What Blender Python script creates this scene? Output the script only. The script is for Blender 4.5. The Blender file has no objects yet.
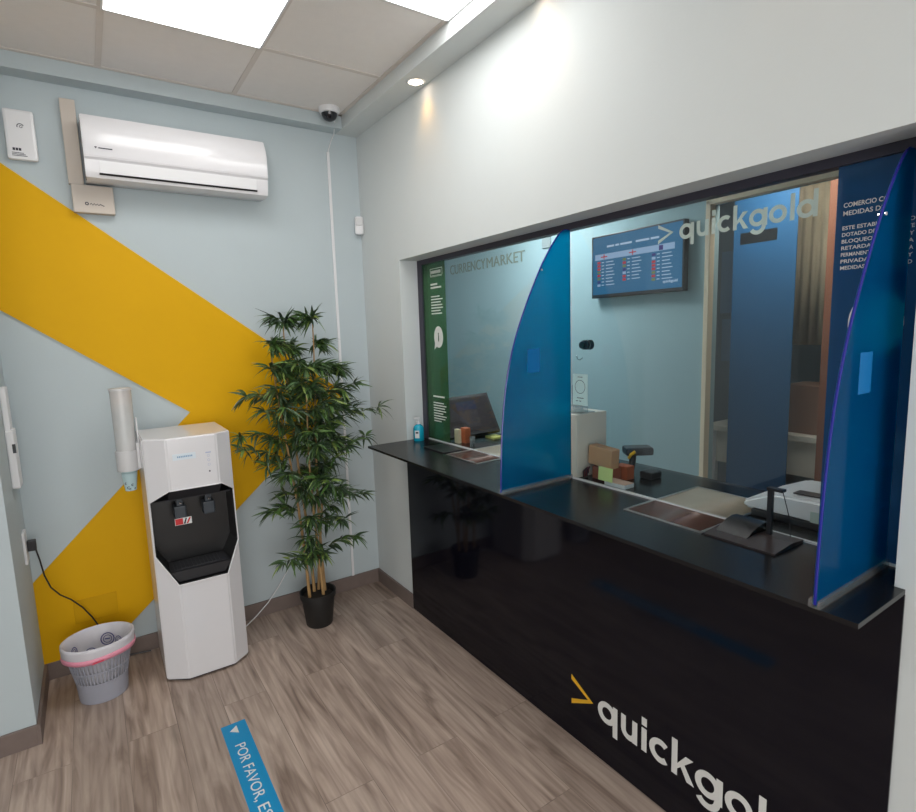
import bpy, bmesh, math, random
from mathutils import Vector, Matrix
random.seed(7)
SC = bpy.context.scene
COL = SC.collection
PI = math.pi
R = math.radians

# ------------------------------------------------------------------ camera, world, light, exposure
CAM = Vector((-1.5078, -3.3057, 1.6648))
yaw, pitch, roll = R(-33.6017), R(-7.6417), R(-1.8402)
fwd = Vector((-math.sin(yaw)*math.cos(pitch), math.cos(yaw)*math.cos(pitch), math.sin(pitch)))
rt = Vector((math.cos(yaw), math.sin(yaw), 0)); up = rt.cross(fwd)
r2 = math.cos(roll)*rt + math.sin(roll)*up
u2 = -math.sin(roll)*rt + math.cos(roll)*up
cd = bpy.data.cameras.new('camera'); cam = bpy.data.objects.new('camera', cd); COL.objects.link(cam)
cam.matrix_world = Matrix(((r2.x, u2.x, -fwd.x, CAM.x), (r2.y, u2.y, -fwd.y, CAM.y), (r2.z, u2.z, -fwd.z, CAM.z), (0, 0, 0, 1)))
cd.sensor_fit = 'HORIZONTAL'; cd.sensor_width = 36; cd.lens = 551.94/916*36; cd.clip_start = .02; cd.clip_end = 60
SC.camera = cam
w = bpy.data.worlds.new('world'); SC.world = w; w.use_nodes = True
w.node_tree.nodes['Background'].inputs[0].default_value = (.6, .7, .8, 1)
w.node_tree.nodes['Background'].inputs[1].default_value = .3
SC.view_settings.view_transform = 'Standard'; SC.view_settings.look = 'None'
SC.view_settings.gamma = 1; SC.view_settings.exposure = -0.50
try: SC.view_settings.use_curve_mapping = False
except Exception: pass
PANEL_E = 11.5        # ceiling light panels
DOWN_E = 14.0        # downlight lens
SPOT_W = 2.6

# added fill from behind the viewer, shining in by an added, unseen window
ld = bpy.data.lights.new('added_front_fill', 'AREA'); ld.shape = 'RECTANGLE'; ld.size = 3.2; ld.size_y = 2.2; ld.energy = 140; ld.color = (1, .985, .96)
lo_ = bpy.data.objects.new('added_front_fill', ld); COL.objects.link(lo_); lo_.location = (-2.1, -5.85, 1.35); lo_.rotation_euler = (R(90), 0, 0)

# ------------------------------------------------------------------ materials
def lin(c):
    return tuple(((x/12.92) if x <= .04045 else ((x+.055)/1.055)**2.4) for x in c)
def rgb(r, g, b): return lin((r/255, g/255, b/255))
def nt(name):
    m = bpy.data.materials.new(name); m.use_nodes = True
    return m, m.node_tree, m.node_tree.nodes['Principled BSDF']
MC = {}
def mat(name, c, rough=.5, metal=0, var=.04, scale=12, bump=0, spec=.5, coat=0, emit=None, es=1, trans=0, alpha=1):
    if name in MC: return MC[name]
    m, t, p = nt(name)
    n = t.nodes.new('ShaderNodeTexNoise'); n.inputs['Scale'].default_value = scale; n.inputs['Detail'].default_value = 4
    tc = t.nodes.new('ShaderNodeTexCoord'); t.links.new(tc.outputs['Object'], n.inputs['Vector'])
    mx = t.nodes.new('ShaderNodeMix'); mx.data_type = 'RGBA'
    mx.inputs[6].default_value = tuple(x*(1-var) for x in c)+(1,)
    mx.inputs[7].default_value = tuple(min(1, x*(1+var)) for x in c)+(1,)
    t.links.new(n.outputs['Fac'], mx.inputs[0]); t.links.new(mx.outputs[2], p.inputs['Base Color'])
    p.inputs['Roughness'].default_value = rough; p.inputs['Metallic'].default_value = metal
    p.inputs['Specular IOR Level'].default_value = spec; p.inputs['Coat Weight'].default_value = coat
    p.inputs['Transmission Weight'].default_value = trans; p.inputs['Alpha'].default_value = alpha
    if bump:
        b = t.nodes.new('ShaderNodeBump'); b.inputs['Strength'].default_value = bump; b.inputs['Distance'].default_value = .002
        n2 = t.nodes.new('ShaderNodeTexNoise'); n2.inputs['Scale'].default_value = scale*12
        t.links.new(tc.outputs['Object'], n2.inputs['Vector'])
        t.links.new(n2.outputs['Fac'], b.inputs['Height']); t.links.new(b.outputs['Normal'], p.inputs['Normal'])
    if emit:
        p.inputs['Emission Color'].default_value = tuple(emit)+(1,); p.inputs['Emission Strength'].default_value = es
    MC[name] = m; return m
def sheet(name, tint, refl_rough=0.0, f0=.04, haze=0, haze_col=(1, 1, 1), scale=1.0):
    """clear or tinted sheet: straight-through transmission, fresnel gloss, a little milky diffuse"""
    if name in MC: return MC[name]
    m, t, p = nt(name); N = t.nodes; L = t.links; N.remove(p)
    out = N['Material Output']
    tr = N.new('ShaderNodeBsdfTransparent'); tr.inputs[0].default_value = tuple(tint)+(1,)
    gl = N.new('ShaderNodeBsdfGlossy'); gl.inputs['Roughness'].default_value = refl_rough
    base = tr
    if haze:
        d = N.new('ShaderNodeBsdfDiffuse'); d.inputs[0].default_value = tuple(haze_col)+(1,)
        tl = N.new('ShaderNodeBsdfTranslucent'); tl.inputs[0].default_value = tuple(haze_col)+(1,)
        dm = N.new('ShaderNodeMixShader'); dm.inputs[0].default_value = .5
        L.new(d.outputs[0], dm.inputs[1]); L.new(tl.outputs[0], dm.inputs[2])
        hm = N.new('ShaderNodeMixShader'); hm.inputs[0].default_value = haze
        nz = N.new('ShaderNodeTexNoise'); nz.inputs['Scale'].default_value = 3
        mr = N.new('ShaderNodeMapRange'); mr.inputs[3].default_value = haze*.85; mr.inputs[4].default_value = haze*1.15
        L.new(nz.outputs['Fac'], mr.inputs[0]); L.new(mr.outputs[0], hm.inputs[0])
        L.new(tr.outputs[0], hm.inputs[1]); L.new(dm.outputs[0], hm.inputs[2]); base = hm
    g = N.new('ShaderNodeNewGeometry'); dp = N.new('ShaderNodeVectorMath'); dp.operation = 'DOT_PRODUCT'
    L.new(g.outputs['Normal'], dp.inputs[0]); L.new(g.outputs['Incoming'], dp.inputs[1])
    ab = N.new('ShaderNodeMath'); ab.operation = 'ABSOLUTE'; L.new(dp.outputs['Value'], ab.inputs[0])
    s1 = N.new('ShaderNodeMath'); s1.operation = 'SUBTRACT'; s1.inputs[0].default_value = 1; L.new(ab.outputs[0], s1.inputs[1])
    pw = N.new('ShaderNodeMath'); pw.operation = 'POWER'; pw.inputs[1].default_value = 5; L.new(s1.outputs[0], pw.inputs[0])
    ma = N.new('ShaderNodeMath'); ma.operation = 'MULTIPLY_ADD'; ma.inputs[1].default_value = (1-f0)*scale; ma.inputs[2].default_value = f0
    L.new(pw.outputs[0], ma.inputs[0])
    mx = N.new('ShaderNodeMixShader'); L.new(ma.outputs[0], mx.inputs[0]); L.new(base.outputs[0], mx.inputs[1]); L.new(gl.outputs[0], mx.inputs[2])
    L.new(mx.outputs[0], out.inputs[0])
    MC[name] = m; return m
def frosted_acrylic(name, c, rough):
    m, t, p = nt(name); N = t.nodes; L = t.links; N.remove(p)
    rf = N.new('ShaderNodeBsdfRefraction'); rf.inputs['Color'].default_value = tuple(c)+(1,); rf.inputs['Roughness'].default_value = rough; rf.inputs['IOR'].default_value = 1.3
    nz = N.new('ShaderNodeTexNoise'); nz.inputs['Scale'].default_value = 30
    mr = N.new('ShaderNodeMapRange'); mr.inputs[3].default_value = rough*.97; mr.inputs[4].default_value = rough*1.03; L.new(nz.outputs['Fac'], mr.inputs[0]); L.new(mr.outputs[0], rf.inputs['Roughness'])
    d = N.new('ShaderNodeBsdfDiffuse'); d.inputs[0].default_value = lin((.02, .42, .66))+(1,)
    m1 = N.new('ShaderNodeMixShader'); m1.inputs[0].default_value = .24; L.new(rf.outputs[0], m1.inputs[1]); L.new(d.outputs[0], m1.inputs[2])
    gl = N.new('ShaderNodeBsdfGlossy'); gl.inputs['Roughness'].default_value = .1
    m2 = N.new('ShaderNodeMixShader'); m2.inputs[0].default_value = .035; L.new(m1.outputs[0], m2.inputs[1]); L.new(gl.outputs[0], m2.inputs[2])
    L.new(m2.outputs[0], N['Material Output'].inputs[0]); MC[name] = m; return m
def lamp_mat(name, c, e):
    m, t, p = nt(name); t.nodes.remove(p)
    em = t.nodes.new('ShaderNodeEmission'); em.inputs[0].default_value = tuple(c)+(1,); em.inputs[1].default_value = e
    t.links.new(em.outputs[0], t.nodes['Material Output'].inputs[0]); MC[name] = m; return m
def screen_mat(name, c, e=1.0):
    m, t, p = nt(name); p.inputs['Base Color'].default_value = (.01, .01, .012, 1); p.inputs['Roughness'].default_value = .6; p.inputs['Specular IOR Level'].default_value = .15
    p.inputs['Emission Color'].default_value = tuple(c)+(1,); p.inputs['Emission Strength'].default_value = e; MC[name] = m; return m
def floor_mat():
    m, t, p = nt('laminate_planks'); N = t.nodes; L = t.links
    tc = N.new('ShaderNodeTexCoord'); mp = N.new('ShaderNodeMapping'); mp.inputs['Rotation'].default_value = (0, 0, PI/2)
    L.new(tc.outputs['Object'], mp.inputs['Vector'])
    br = N.new('ShaderNodeTexBrick'); br.offset = .37; br.inputs['Scale'].default_value = 1
    br.inputs['Brick Width'].default_value = 1.25; br.inputs['Row Height'].default_value = .19; br.inputs['Mortar Size'].default_value = .0016
    br.inputs['Mortar Smooth'].default_value = .3
    br.inputs['Color1'].default_value = (0, 0, 0, 1); br.inputs['Color2'].default_value = (1, 1, 1, 1); br.inputs['Mortar'].default_value = (.5, .5, .5, 1)
    L.new(mp.outputs[0], br.inputs['Vector'])
    # per plank offset of the grain
    sc = N.new('ShaderNodeVectorMath'); sc.operation = 'SCALE'; sc.inputs['Scale'].default_value = 7.3; L.new(br.outputs['Color'], sc.inputs[0])
    ad = N.new('ShaderNodeVectorMath'); ad.operation = 'ADD'; L.new(tc.outputs['Object'], ad.inputs[0]); L.new(sc.outputs[0], ad.inputs[1])
    m2 = N.new('ShaderNodeMapping'); m2.inputs['Scale'].default_value = (9, .9, 1); L.new(ad.outputs[0], m2.inputs['Vector'])
    n1 = N.new('ShaderNodeTexNoise'); n1.inputs['Scale'].default_value = 2.2; n1.inputs['Detail'].default_value = 6; n1.inputs['Distortion'].default_value = 1.2
    L.new(m2.outputs[0], n1.inputs['Vector'])
    wv = N.new('ShaderNodeTexWave'); wv.inputs['Scale'].default_value = 1.6; wv.inputs['Distortion'].default_value = 9; wv.inputs['Detail'].default_value = 3; wv.inputs['Detail Scale'].default_value = .6
    m3 = N.new('ShaderNodeMapping'); m3.inputs['Scale'].default_value = (7, .8, 1); L.new(ad.outputs[0], m3.inputs['Vector']); L.new(m3.outputs[0], wv.inputs['Vector'])
    cr = N.new('ShaderNodeValToRGB'); e = cr.color_ramp.elements
    e[0].position = .25; e[0].color = rgb(124, 106, 96)+(1,); e[1].position = .75; e[1].color = rgb(200, 182, 169)+(1,)
    x = e.new(.5); x.color = rgb(173, 154, 142)+(1,)
    L.new(n1.outputs['Fac'], cr.inputs[0])
    c2 = N.new('ShaderNodeValToRGB'); c2.color_ramp.elements[0].position = .0; c2.color_ramp.elements[0].color = (.72, .70, .69, 1)
    c2.color_ramp.elements[1].position = .45; c2.color_ramp.elements[1].color = (1, 1, 1, 1); L.new(wv.outputs['Fac'], c2.inputs[0])
    mu = N.new('ShaderNodeMix'); mu.data_type = 'RGBA'; mu.blend_type = 'MULTIPLY'; mu.inputs[0].default_value = .4
    L.new(cr.outputs[0], mu.inputs[6]); L.new(c2.outputs[0], mu.inputs[7])
    # knots
    m4 = N.new('ShaderNodeMapping'); m4.inputs['Scale'].default_value = (5, 1.3, 1); L.new(ad.outputs[0], m4.inputs['Vector'])
    vo = N.new('ShaderNodeTexVoronoi'); vo.inputs['Scale'].default_value = 1.3; L.new(m4.outputs[0], vo.inputs['Vector'])
    kr = N.new('ShaderNodeMapRange'); kr.inputs[1].default_value = .03; kr.inputs[2].default_value = .2; kr.inputs[3].default_value = .62; kr.inputs[4].default_value = 1; L.new(vo.outputs['Distance'], kr.inputs[0])
    k2 = N.new('ShaderNodeMix'); k2.data_type = 'RGBA'; k2.blend_type = 'MULTIPLY'; k2.inputs[0].default_value = 1; L.new(mu.outputs[2], k2.inputs[6]); L.new(kr.outputs[0], k2.inputs[7])
    # per plank brightness, and joints
    pr = N.new('ShaderNodeMapRange'); pr.inputs[3].default_value = .88; pr.inputs[4].default_value = 1.1; L.new(br.outputs['Color'], pr.inputs[0])
    k3 = N.new('ShaderNodeMix'); k3.data_type = 'RGBA'; k3.blend_type = 'MULTIPLY'; k3.inputs[0].default_value = 1; L.new(k2.outputs[2], k3.inputs[6]); L.new(pr.outputs[0], k3.inputs[7])
    jt = N.new('ShaderNodeMix'); jt.data_type = 'RGBA'; jt.inputs[7].default_value = rgb(72, 60, 55)+(1,); L.new(k3.outputs[2], jt.inputs[6])
    jf = N.new('ShaderNodeMath'); jf.operation = 'MULTIPLY'; jf.inputs[1].default_value = .4; L.new(br.outputs['Fac'], jf.inputs[0]); L.new(jf.outputs[0], jt.inputs[0])
    L.new(jt.outputs[2], p.inputs['Base Color']); p.inputs['Roughness'].default_value = .42; p.inputs['Specular IOR Level'].default_value = .35
    b = N.new('ShaderNodeBump'); b.inputs['Strength'].default_value = .12; b.inputs['Distance'].default_value = .002; L.new(n1.outputs['Fac'], b.inputs['Height']); L.new(b.outputs[0], p.inputs['Normal'])
    return m
def leaf_mat():
    m, t, p = nt('bamboo_leaf'); N = t.nodes; L = t.links
    g = N.new('ShaderNodeNewGeometry'); cr = N.new('ShaderNodeValToRGB'); e = cr.color_ramp.elements
    e[0].position = 0; e[0].color = rgb(44, 62, 46)+(1,); e[1].position = 1; e[1].color = rgb(140, 160, 86)+(1,)
    x = e.new(.45); x.color = rgb(70, 94, 62)+(1,); x = e.new(.85); x.color = rgb(78, 112, 52)+(1,)
    L.new(g.outputs['Random Per Island'], cr.inputs[0]); L.new(cr.outputs[0], p.inputs['Base Color'])
    p.inputs['Roughness'].default_value = .36
    return m
M_LEAF = leaf_mat()
WALLB = mat('wall_paint_blue', rgb(184, 195, 199), .85, bump=.15, scale=6, var=.02)
WALLR = mat('wall_paint_pale', rgb(208, 213, 213), .8, bump=.12, scale=6, var=.02)
WALLI = mat('inner_wall_paint', rgb(160, 188, 194), .8, bump=.1, scale=6, var=.02)
CEILM = mat('ceiling_tile', rgb(232, 227, 223), .95, bump=.3, scale=20, var=.03)
TBAR = mat('ceiling_bar', rgb(214, 206, 199), .7)
BASEB = mat('baseboard_wood', rgb(118, 104, 98), .5, var=.15, scale=18)
YEL = mat('yellow_panel', rgb(218, 166, 0), .6, var=.03, scale=4, spec=.2)
YEL2 = mat('yellow_cover', rgb(208, 158, 0), .6, var=.02, spec=.2)
BLACKG = mat('black_gloss', (.0045, .0045, .009), .07, var=.1, spec=.24)
CTOP = mat('black_laminate', (.008, .008, .009), .24, var=.2, scale=60, bump=.04, spec=.35)
WHITEP = mat('white_plastic', rgb(226, 226, 228), .32, var=.01)
WHITEA = mat('white_gloss_plastic', rgb(222, 221, 224), .16, var=.01)
GREYP = mat('pale_grey_plastic', rgb(205, 205, 206), .4, var=.02)
BEIGE = mat('aged_beige_plastic', rgb(196, 186, 176), .5, var=.03)
BLACKP = mat('black_plastic', (.014, .014, .017), .35, var=.1)
DARKP = mat('charcoal_plastic', (.028, .029, .034), .45, var=.1)
ALUD = mat('dark_aluminium', rgb(62, 60, 72), .4, metal=.3, var=.03)
STEEL = mat('brushed_steel', (.55, .54, .53), .28, metal=1, var=.08, scale=40)
CHROME = mat('chrome', (.8, .8, .8), .12, metal=1, var=.01)
WHITEV = mat('white_vinyl', rgb(225, 225, 222), .5, var=.01)
YELV = mat('gold_vinyl', rgb(233, 178, 40), .5, var=.01)
PAPER = mat('white_paper', rgb(225, 228, 228), .8, var=.02)
YNOTE = mat('yellow_note_paper', rgb(222, 222, 130), .8, var=.02)
GNOTE = mat('green_note_paper', rgb(205, 226, 150), .8, var=.02)
CARD = mat('brown_card', rgb(190, 150, 112), .75, var=.06)
CARDD = mat('terracotta_card', rgb(150, 88, 66), .75, var=.06)
INK = mat('dark_ink', rgb(45, 45, 60), .7)
INKR = mat('red_ink', rgb(200, 40, 45), .5)
GLASS = sheet('clear_glass', (.965, .985, .985), f0=.045)
FROST = sheet('frosted_vinyl', (.7, .72, .71), refl_rough=.5, f0=.04, haze=.86, haze_col=rgb(238, 250, 244))
FILM_REFL = sheet('reflection_green_film', (.42, .60, .46), f0=.02, haze=.34, haze_col=rgb(96, 142, 102))  # blue film turned green: the yellow wall's reflection is put into the colour
FILMB = sheet('blue_film', (.36, .56, .80), f0=.02, haze=.55, haze_col=rgb(58, 118, 168))
SAIL = frosted_acrylic('blue_acrylic', (.02, .62, .81), .45)
SAILE = mat('blue_acrylic_edge', rgb(34, 40, 140), .15, var=.02)
CLEARP = sheet('clear_acrylic', (.80, .84, .85), refl_rough=.05, f0=.08, haze=.12)
EMIT_P = lamp_mat('light_panel', (1, .99, .97), PANEL_E)
EMIT_D = lamp_mat('downlight_lens', (1, .80, .62), DOWN_E)

# ------------------------------------------------------------------ mesh helpers
def NB(): return bmesh.new()
def box(bm, a, b, mi=0, bev=0, rot=None, c=None):
    t = bmesh.new(); bmesh.ops.create_cube(t, size=1)
    a, b = Vector(a), Vector(b); s = b-a; ce = (a+b)/2
    for v in t.verts: v.co = Vector((v.co.x*s.x, v.co.y*s.y, v.co.z*s.z))
    if bev: bmesh.ops.bevel(t, geom=t.edges[:], offset=bev, segments=2, affect='EDGES', profile=.6)
    M = Matrix.Translation(ce)
    if rot is not None:
        pc = Vector(c) if c is not None else ce
        M = Matrix.Translation(pc) @ rot.to_4x4() @ Matrix.Translation(ce-pc)
    t.transform(M); merge(bm, t, mi)
def merge(bm, t, mi=0):
    mp = {}
    for v in t.verts: mp[v] = bm.verts.new(v.co)
    for f in t.faces:
        try: nf = bm.faces.new([mp[v] for v in f.verts])
        except ValueError: continue
        nf.material_index = mi if mi is not None else f.material_index; nf.smooth = f.smooth
    t.free()
def prism(bm, pts, axis, a, b, mi=0, smooth=False):
    """polygon pts in the two other axes (cyclic order: x->(y,z), y->(x,z), z->(x,y)), from a to b along axis"""
    def P(p, h):
        return {'x': (h, p[0], p[1]), 'y': (p[0], h, p[1]), 'z': (p[0], p[1], h)}[axis]
    A = [bm.verts.new(P(p, a)) for p in pts]; B = [bm.verts.new(P(p, b)) for p in pts]
    fs = [bm.faces.new(A), bm.faces.new(B[::-1])]; n = len(pts)
    for i in range(n):
        f = bm.faces.new([A[i], B[i], B[(i+1) % n], A[(i+1) % n]]); f.smooth = smooth; fs.append(f)
    for f in fs: f.material_index = mi
    bmesh.ops.recalc_face_normals(bm, faces=fs)
def tube(bm, pts, r, seg=8, mi=0, cap=True, rx=None):
    pts = [Vector(p) for p in pts]; rings = []
    n = len(pts); rr = r if isinstance(r, (list, tuple)) else [r]*n
    prev = None
    for i, p in enumerate(pts):
        d = (pts[min(i+1, n-1)]-pts[max(i-1, 0)]).normalized()
        if prev is None:
            ref = Vector((0, 0, 1)) if abs(d.z) < .9 else Vector((1, 0, 0)); u = d.cross(ref).normalized()
        else: u = (prev - d*prev.dot(d)).normalized()
        prev = u; v = d.cross(u)
        rings.append([bm.verts.new(p+(u*math.cos(2*PI*k/seg)+v*math.sin(2*PI*k/seg))*rr[i]) for k in range(seg)])
    fs = []
    for i in range(n-1):
        for k in range(seg):
            f = bm.faces.new([rings[i][k], rings[i][(k+1) % seg], rings[i+1][(k+1) % seg], rings[i+1][k]]); f.smooth = True; fs.append(f)
    if cap: fs += [bm.faces.new(rings[0][::-1]), bm.faces.new(rings[-1])]
    for f in fs: f.material_index = mi
    bmesh.ops.recalc_face_normals(bm, faces=fs)
def lathe(bm, prof, c=(0, 0, 0), seg=32, mi=0, sx=1, sy=1, cap0=True, cap1=True, M=None, close=False):
    """prof list of (radius, z)"""
    rings = []; c = Vector(c)
    for r, z in prof:
        ring = []
        for k in range(seg):
            p = Vector((r*sx*math.cos(2*PI*k/seg), r*sy*math.sin(2*PI*k/seg), z))
            if M is not None: p = M @ p
            ring.append(bm.verts.new(c+p))
        rings.append(ring)
    fs = []
    idx = list(range(len(rings)-1))
    pairs = [(i, i+1) for i in idx] + ([(len(rings)-1, 0)] if close else [])
    for i, j in pairs:
        for k in range(seg):
            f = bm.faces.new([rings[i][k], rings[i][(k+1) % seg], rings[j][(k+1) % seg], rings[j][k]]); f.smooth = True; fs.append(f)
    if not close:
        if cap0: fs.append(bm.faces.new(rings[0][::-1]))
        if cap1: fs.append(bm.faces.new(rings[-1]))
    for f in fs: f.material_index = mi
    bmesh.ops.recalc_face_normals(bm, faces=fs)
def world_loc(o):
    v = Vector((0, 0, 0))
    while o is not None: v = v + o.location; o = o.parent
    return v
def obj(name, bm, m, parent=None, loc=None, smooth=False, sharp=35):
    """link the bmesh (world coordinates) as ONE mesh object"""
    if loc is None:
        if parent is not None: loc = world_loc(parent)
        else:
            xs = [v.co for v in bm.verts]
            loc = Vector(((min(v.x for v in xs)+max(v.x for v in xs))/2, (min(v.y for v in xs)+max(v.y for v in xs))/2, min(v.z for v in xs)))
    loc = Vector(loc)
    bmesh.ops.translate(bm, verts=bm.verts[:], vec=-loc)
    me = bpy.data.meshes.new(name); bm.to_mesh(me); bm.free()
    for x in (m if isinstance(m, (list, tuple)) else [m]): me.materials.append(x)
    if smooth:
        for p in me.polygons: p.use_smooth = True
    if any(p.use_smooth for p in me.polygons):
        try: me.set_sharp_from_angle(angle=R(sharp))
        except Exception: pass
    o = bpy.data.objects.new(name, me); COL.objects.link(o)
    if parent is not None:
        o.parent = parent; o.location = loc-world_loc(parent)
    else: o.location = loc
    return o
def tag(o, label=None, cat=None, group=None, kind=None):
    if label: o['label'] = label
    if cat: o['category'] = cat
    if group: o['group'] = group
    if kind: o['kind'] = kind
    return o
def thing(name, loc, label, cat, group=None):
    o = bpy.data.objects.new(name, None); COL.objects.link(o); o.location = loc; o.empty_display_size = .05
    return tag(o, label, cat, group)
def struct(name, bm, m): return tag(obj(name, bm, m), kind='structure')
FACE = {  # (u right, v up, n out of the surface)
    'right': (Vector((0, -1, 0)), Vector((0, 0, 1)), Vector((-1, 0, 0))),
    'back': (Vector((1, 0, 0)), Vector((0, 0, 1)), Vector((0, -1, 0))),
    'floor': (Vector((0, -1, 0)), Vector((1, 0, 0)), Vector((0, 0, 1))),
}
def flat(bm, face, o, pts, th=.0012, mi=0):
    """polygon of (u,v) on a surface at origin o, th thick"""
    U, V, N = face if isinstance(face, tuple) else FACE[face]; o = Vector(o)
    A = [bm.verts.new(o+U*u+V*v) for u, v in pts]; B = [bm.verts.new(o+U*u+V*v+N*th) for u, v in pts]
    n = len(pts); fs = [bm.faces.new(A[::-1]), bm.faces.new(B)]
    for i in range(n): fs.append(bm.faces.new([A[i], A[(i+1) % n], B[(i+1) % n], B[i]]))
    for f in fs: f.material_index = mi
    bmesh.ops.recalc_face_normals(bm, faces=fs)
def rect(bm, face, o, u0, v0, u1, v1, th=.0012, mi=0): flat(bm, face, o, [(u0, v0), (u1, v0), (u1, v1), (u0, v1)], th, mi)
def text(bm, s, face, o, size, width=None, th=.0008, mi=0, bold=0, align='LEFT'):
    U, V, N = face if isinstance(face, tuple) else FACE[face]
    c = bpy.data.curves.new('t', 'FONT'); c.body = s; c.size = size; c.offset = bold; c.align_x = align; c.resolution_u = 3
    ob = bpy.data.objects.new('t', c); COL.objects.link(ob)
    me = bpy.data.meshes.new_from_object(ob.evaluated_get(bpy.context.evaluated_depsgraph_get()))
    bpy.data.objects.remove(ob)
    xs = [v.co.x for v in me.vertices]; x0, x1 = min(xs), max(xs); k = 1 if width is None else width/(x1-x0)
    t = bmesh.new(); t.from_mesh(me); bpy.data.meshes.remove(me)
    off = x0 if align == 'LEFT' else 0
    O = Vector(o)
    r = bmesh.ops.extrude_face_region(t, geom=t.faces[:])
    vs = [e for e in r['geom'] if isinstance(e, bmesh.types.BMVert)]
    top = set(vs)
    for v in t.verts:
        p = v.co.copy(); h = th if v in top else 0
        v.co = O+U*((p.x-off)*k)+V*p.y+N*h
    bmesh.ops.recalc_face_normals(t, faces=t.faces[:])
    merge(bm, t, mi)
def ribbon(bm, face, o, pts, wd, th=.001, mi=0):
    """flat stroke of constant width through (u,v) points"""
    n = len(pts); U, V, N = face if isinstance(face, tuple) else FACE[face]; o = Vector(o); cols = []
    closed = (Vector(pts[0])-Vector(pts[-1])).length < 1e-6
    for i in range(n):
        if closed: a = Vector(pts[(i-1) % (n-1)]); b = Vector(pts[(i+1) % (n-1)])
        else: a = Vector(pts[max(i-1, 0)]); b = Vector(pts[min(i+1, n-1)])
        d = (b-a).normalized(); nn = Vector((-d.y, d.x))*wd/2; p = Vector(pts[i])
        if closed and i == n-1: cols.append(cols[0]); break
        q = [p+nn, p-nn]
        cols.append([bm.verts.new(o+U*q[0].x+V*q[0].y), bm.verts.new(o+U*q[1].x+V*q[1].y), bm.verts.new(o+U*q[1].x+V*q[1].y+N*th), bm.verts.new(o+U*q[0].x+V*q[0].y+N*th)])
    fs = []
    for i in range(n-1):
        for k in range(4): fs.append(bm.faces.new([cols[i][k], cols[i][(k+1) % 4], cols[i+1][(k+1) % 4], cols[i+1][k]]))
    if not closed: fs += [bm.faces.new(cols[0][::-1]), bm.faces.new(cols[-1])]
    for f in fs: f.material_index = mi
    bmesh.ops.recalc_face_normals(bm, faces=fs)
def arc(cx, cy, r, a0, a1, n=20): return [(cx+r*math.cos(R(a0+(a1-a0)*i/n)), cy+r*math.sin(R(a0+(a1-a0)*i/n))) for i in range(n+1)]
def quickgold(bm, face, o, T, mi=0, th=.0012):
    """the rounded bold wordmark, T = overall length, o = baseline start"""
    S = .028*T; h = .118*T; r = h/2-S/2; asc = .172*T; de = -.047*T
    def st(x, y0, y1): rect(bm, face, o, x*T, y0, x*T+S, y1, th+.0002, mi)
    def ring(x, a0=0, a1=360): ribbon(bm, face, o, arc(x*T+h/2, h/2, r, a0, a1, 28), S, th, mi)
    ring(.0); st(.098, de, h)                                   # q
    ribbon(bm, face, o, [(.15*T+S/2, h)]+arc(.15*T+S/2+.034*T, h/2-.012*T, .034*T, 180, 360, 14)+[(.218*T+S/2, h)], S, th, mi); st(.2181, 0, h)   # u
    st(.272, 0, h); rect(bm, face, o, .272*T, h+.014*T, .272*T+S, asc, th, mi)   # i
    ring(.316, 48, 312)                                          # c
    st(.436, 0, asc)                                             # k
    flat(bm, face, o, [(.458*T, .052*T), (.505*T, h), (.542*T, h), (.458*T, .028*T)], th+.0001, mi)
    flat(bm, face, o, [(.474*T, .068*T), (.496*T, .078*T), (.548*T, 0), (.513*T, 0)], th, mi)
    ring(.552); st(.650, 0, h)                                   # g
    ribbon(bm, face, o, [(.650*T+S/2, .01*T)]+arc(.552*T+h/2, .004*T, r, 0, -150, 18), S, th, mi)
    ring(.688)                                                   # o
    st(.826, 0, asc)                                             # l
    ring(.866); st(.966, 0, asc)                                 # d
def chevron(bm, face, o, wd, ht, sw, mi=0, th=.0012):
    flat(bm, face, o, [(0, ht), (0, ht-sw*1.25), (wd-sw*1.5, ht/2), (wd, ht/2)], th, mi)
    flat(bm, face, o, [(wd, ht/2), (wd-sw*1.5, ht/2), (0, sw*1.25), (0, 0)], th, mi)

# ------------------------------------------------------------------ dimensions
A, B = -.4845, -2.849          # opening left / right edge on the counter wall
HC = 1.045; HO = 2.074; CE = 2.94; GX = .1265; LX = -1.84; PY = -.529; BH = .089
WT = .20                       # counter wall thickness
XL, YF = -4.3, -5.6            # far extents of the front room
IX, IY = 1.45, 1.6             # inner room wall / its far side
# ------------------------------------------------------------------ structure
b = NB(); box(b, (XL-.1, YF-.1, -.1), (4.0, IY+.1, 0)); struct('floor', b, floor_mat())
b = NB(); box(b, (XL-.1, YF-.1, CE), (WT, .1, CE+.1))
for i in range(-3, 5):
    x = -.133-.6*i
    if XL < x < -.2: box(b, (x-.012, YF, CE-.003), (x+.012, -.1176, CE+.001), 1)
for j in range(0, 9):
    y = -.6545-.6*j; box(b, (XL, y-.012, CE-.0035), (-.133, y+.012, CE+.001), 1)
box(b, (XL, -.0976-.02, CE-.003), (-.133, -.0976, CE+.001), 1); box(b, (-.153, YF, CE-.003), (-.133, -.0976, CE+.001), 1)
struct('ceiling', b, [CEILM, TBAR])
b = NB(); box(b, (XL-.1, 0, 0), (0, .1, CE)); struct('wall_back', b, WALLB)
b = NB()   # counter wall with the opening
prism(b, [(IY, 0), (IY, CE), (A, CE), (A, 0)], 'x', 0, WT)
prism(b, [(A, HO), (A, CE), (B, CE), (B, HO)], 'x', 0, WT)
prism(b, [(B, 0), (B, CE), (YF, CE), (YF, 0)], 'x', 0, WT)
prism(b, [(A, 0), (A, HC-.0125), (B, HC-.0125), (B, 0)], 'x', 0, WT)
struct('wall_right', b, WALLR)
b = NB(); box(b, (XL-.1, YF, 0), (XL, 0, CE)); struct('wall_left', b, WALLB)
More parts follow.
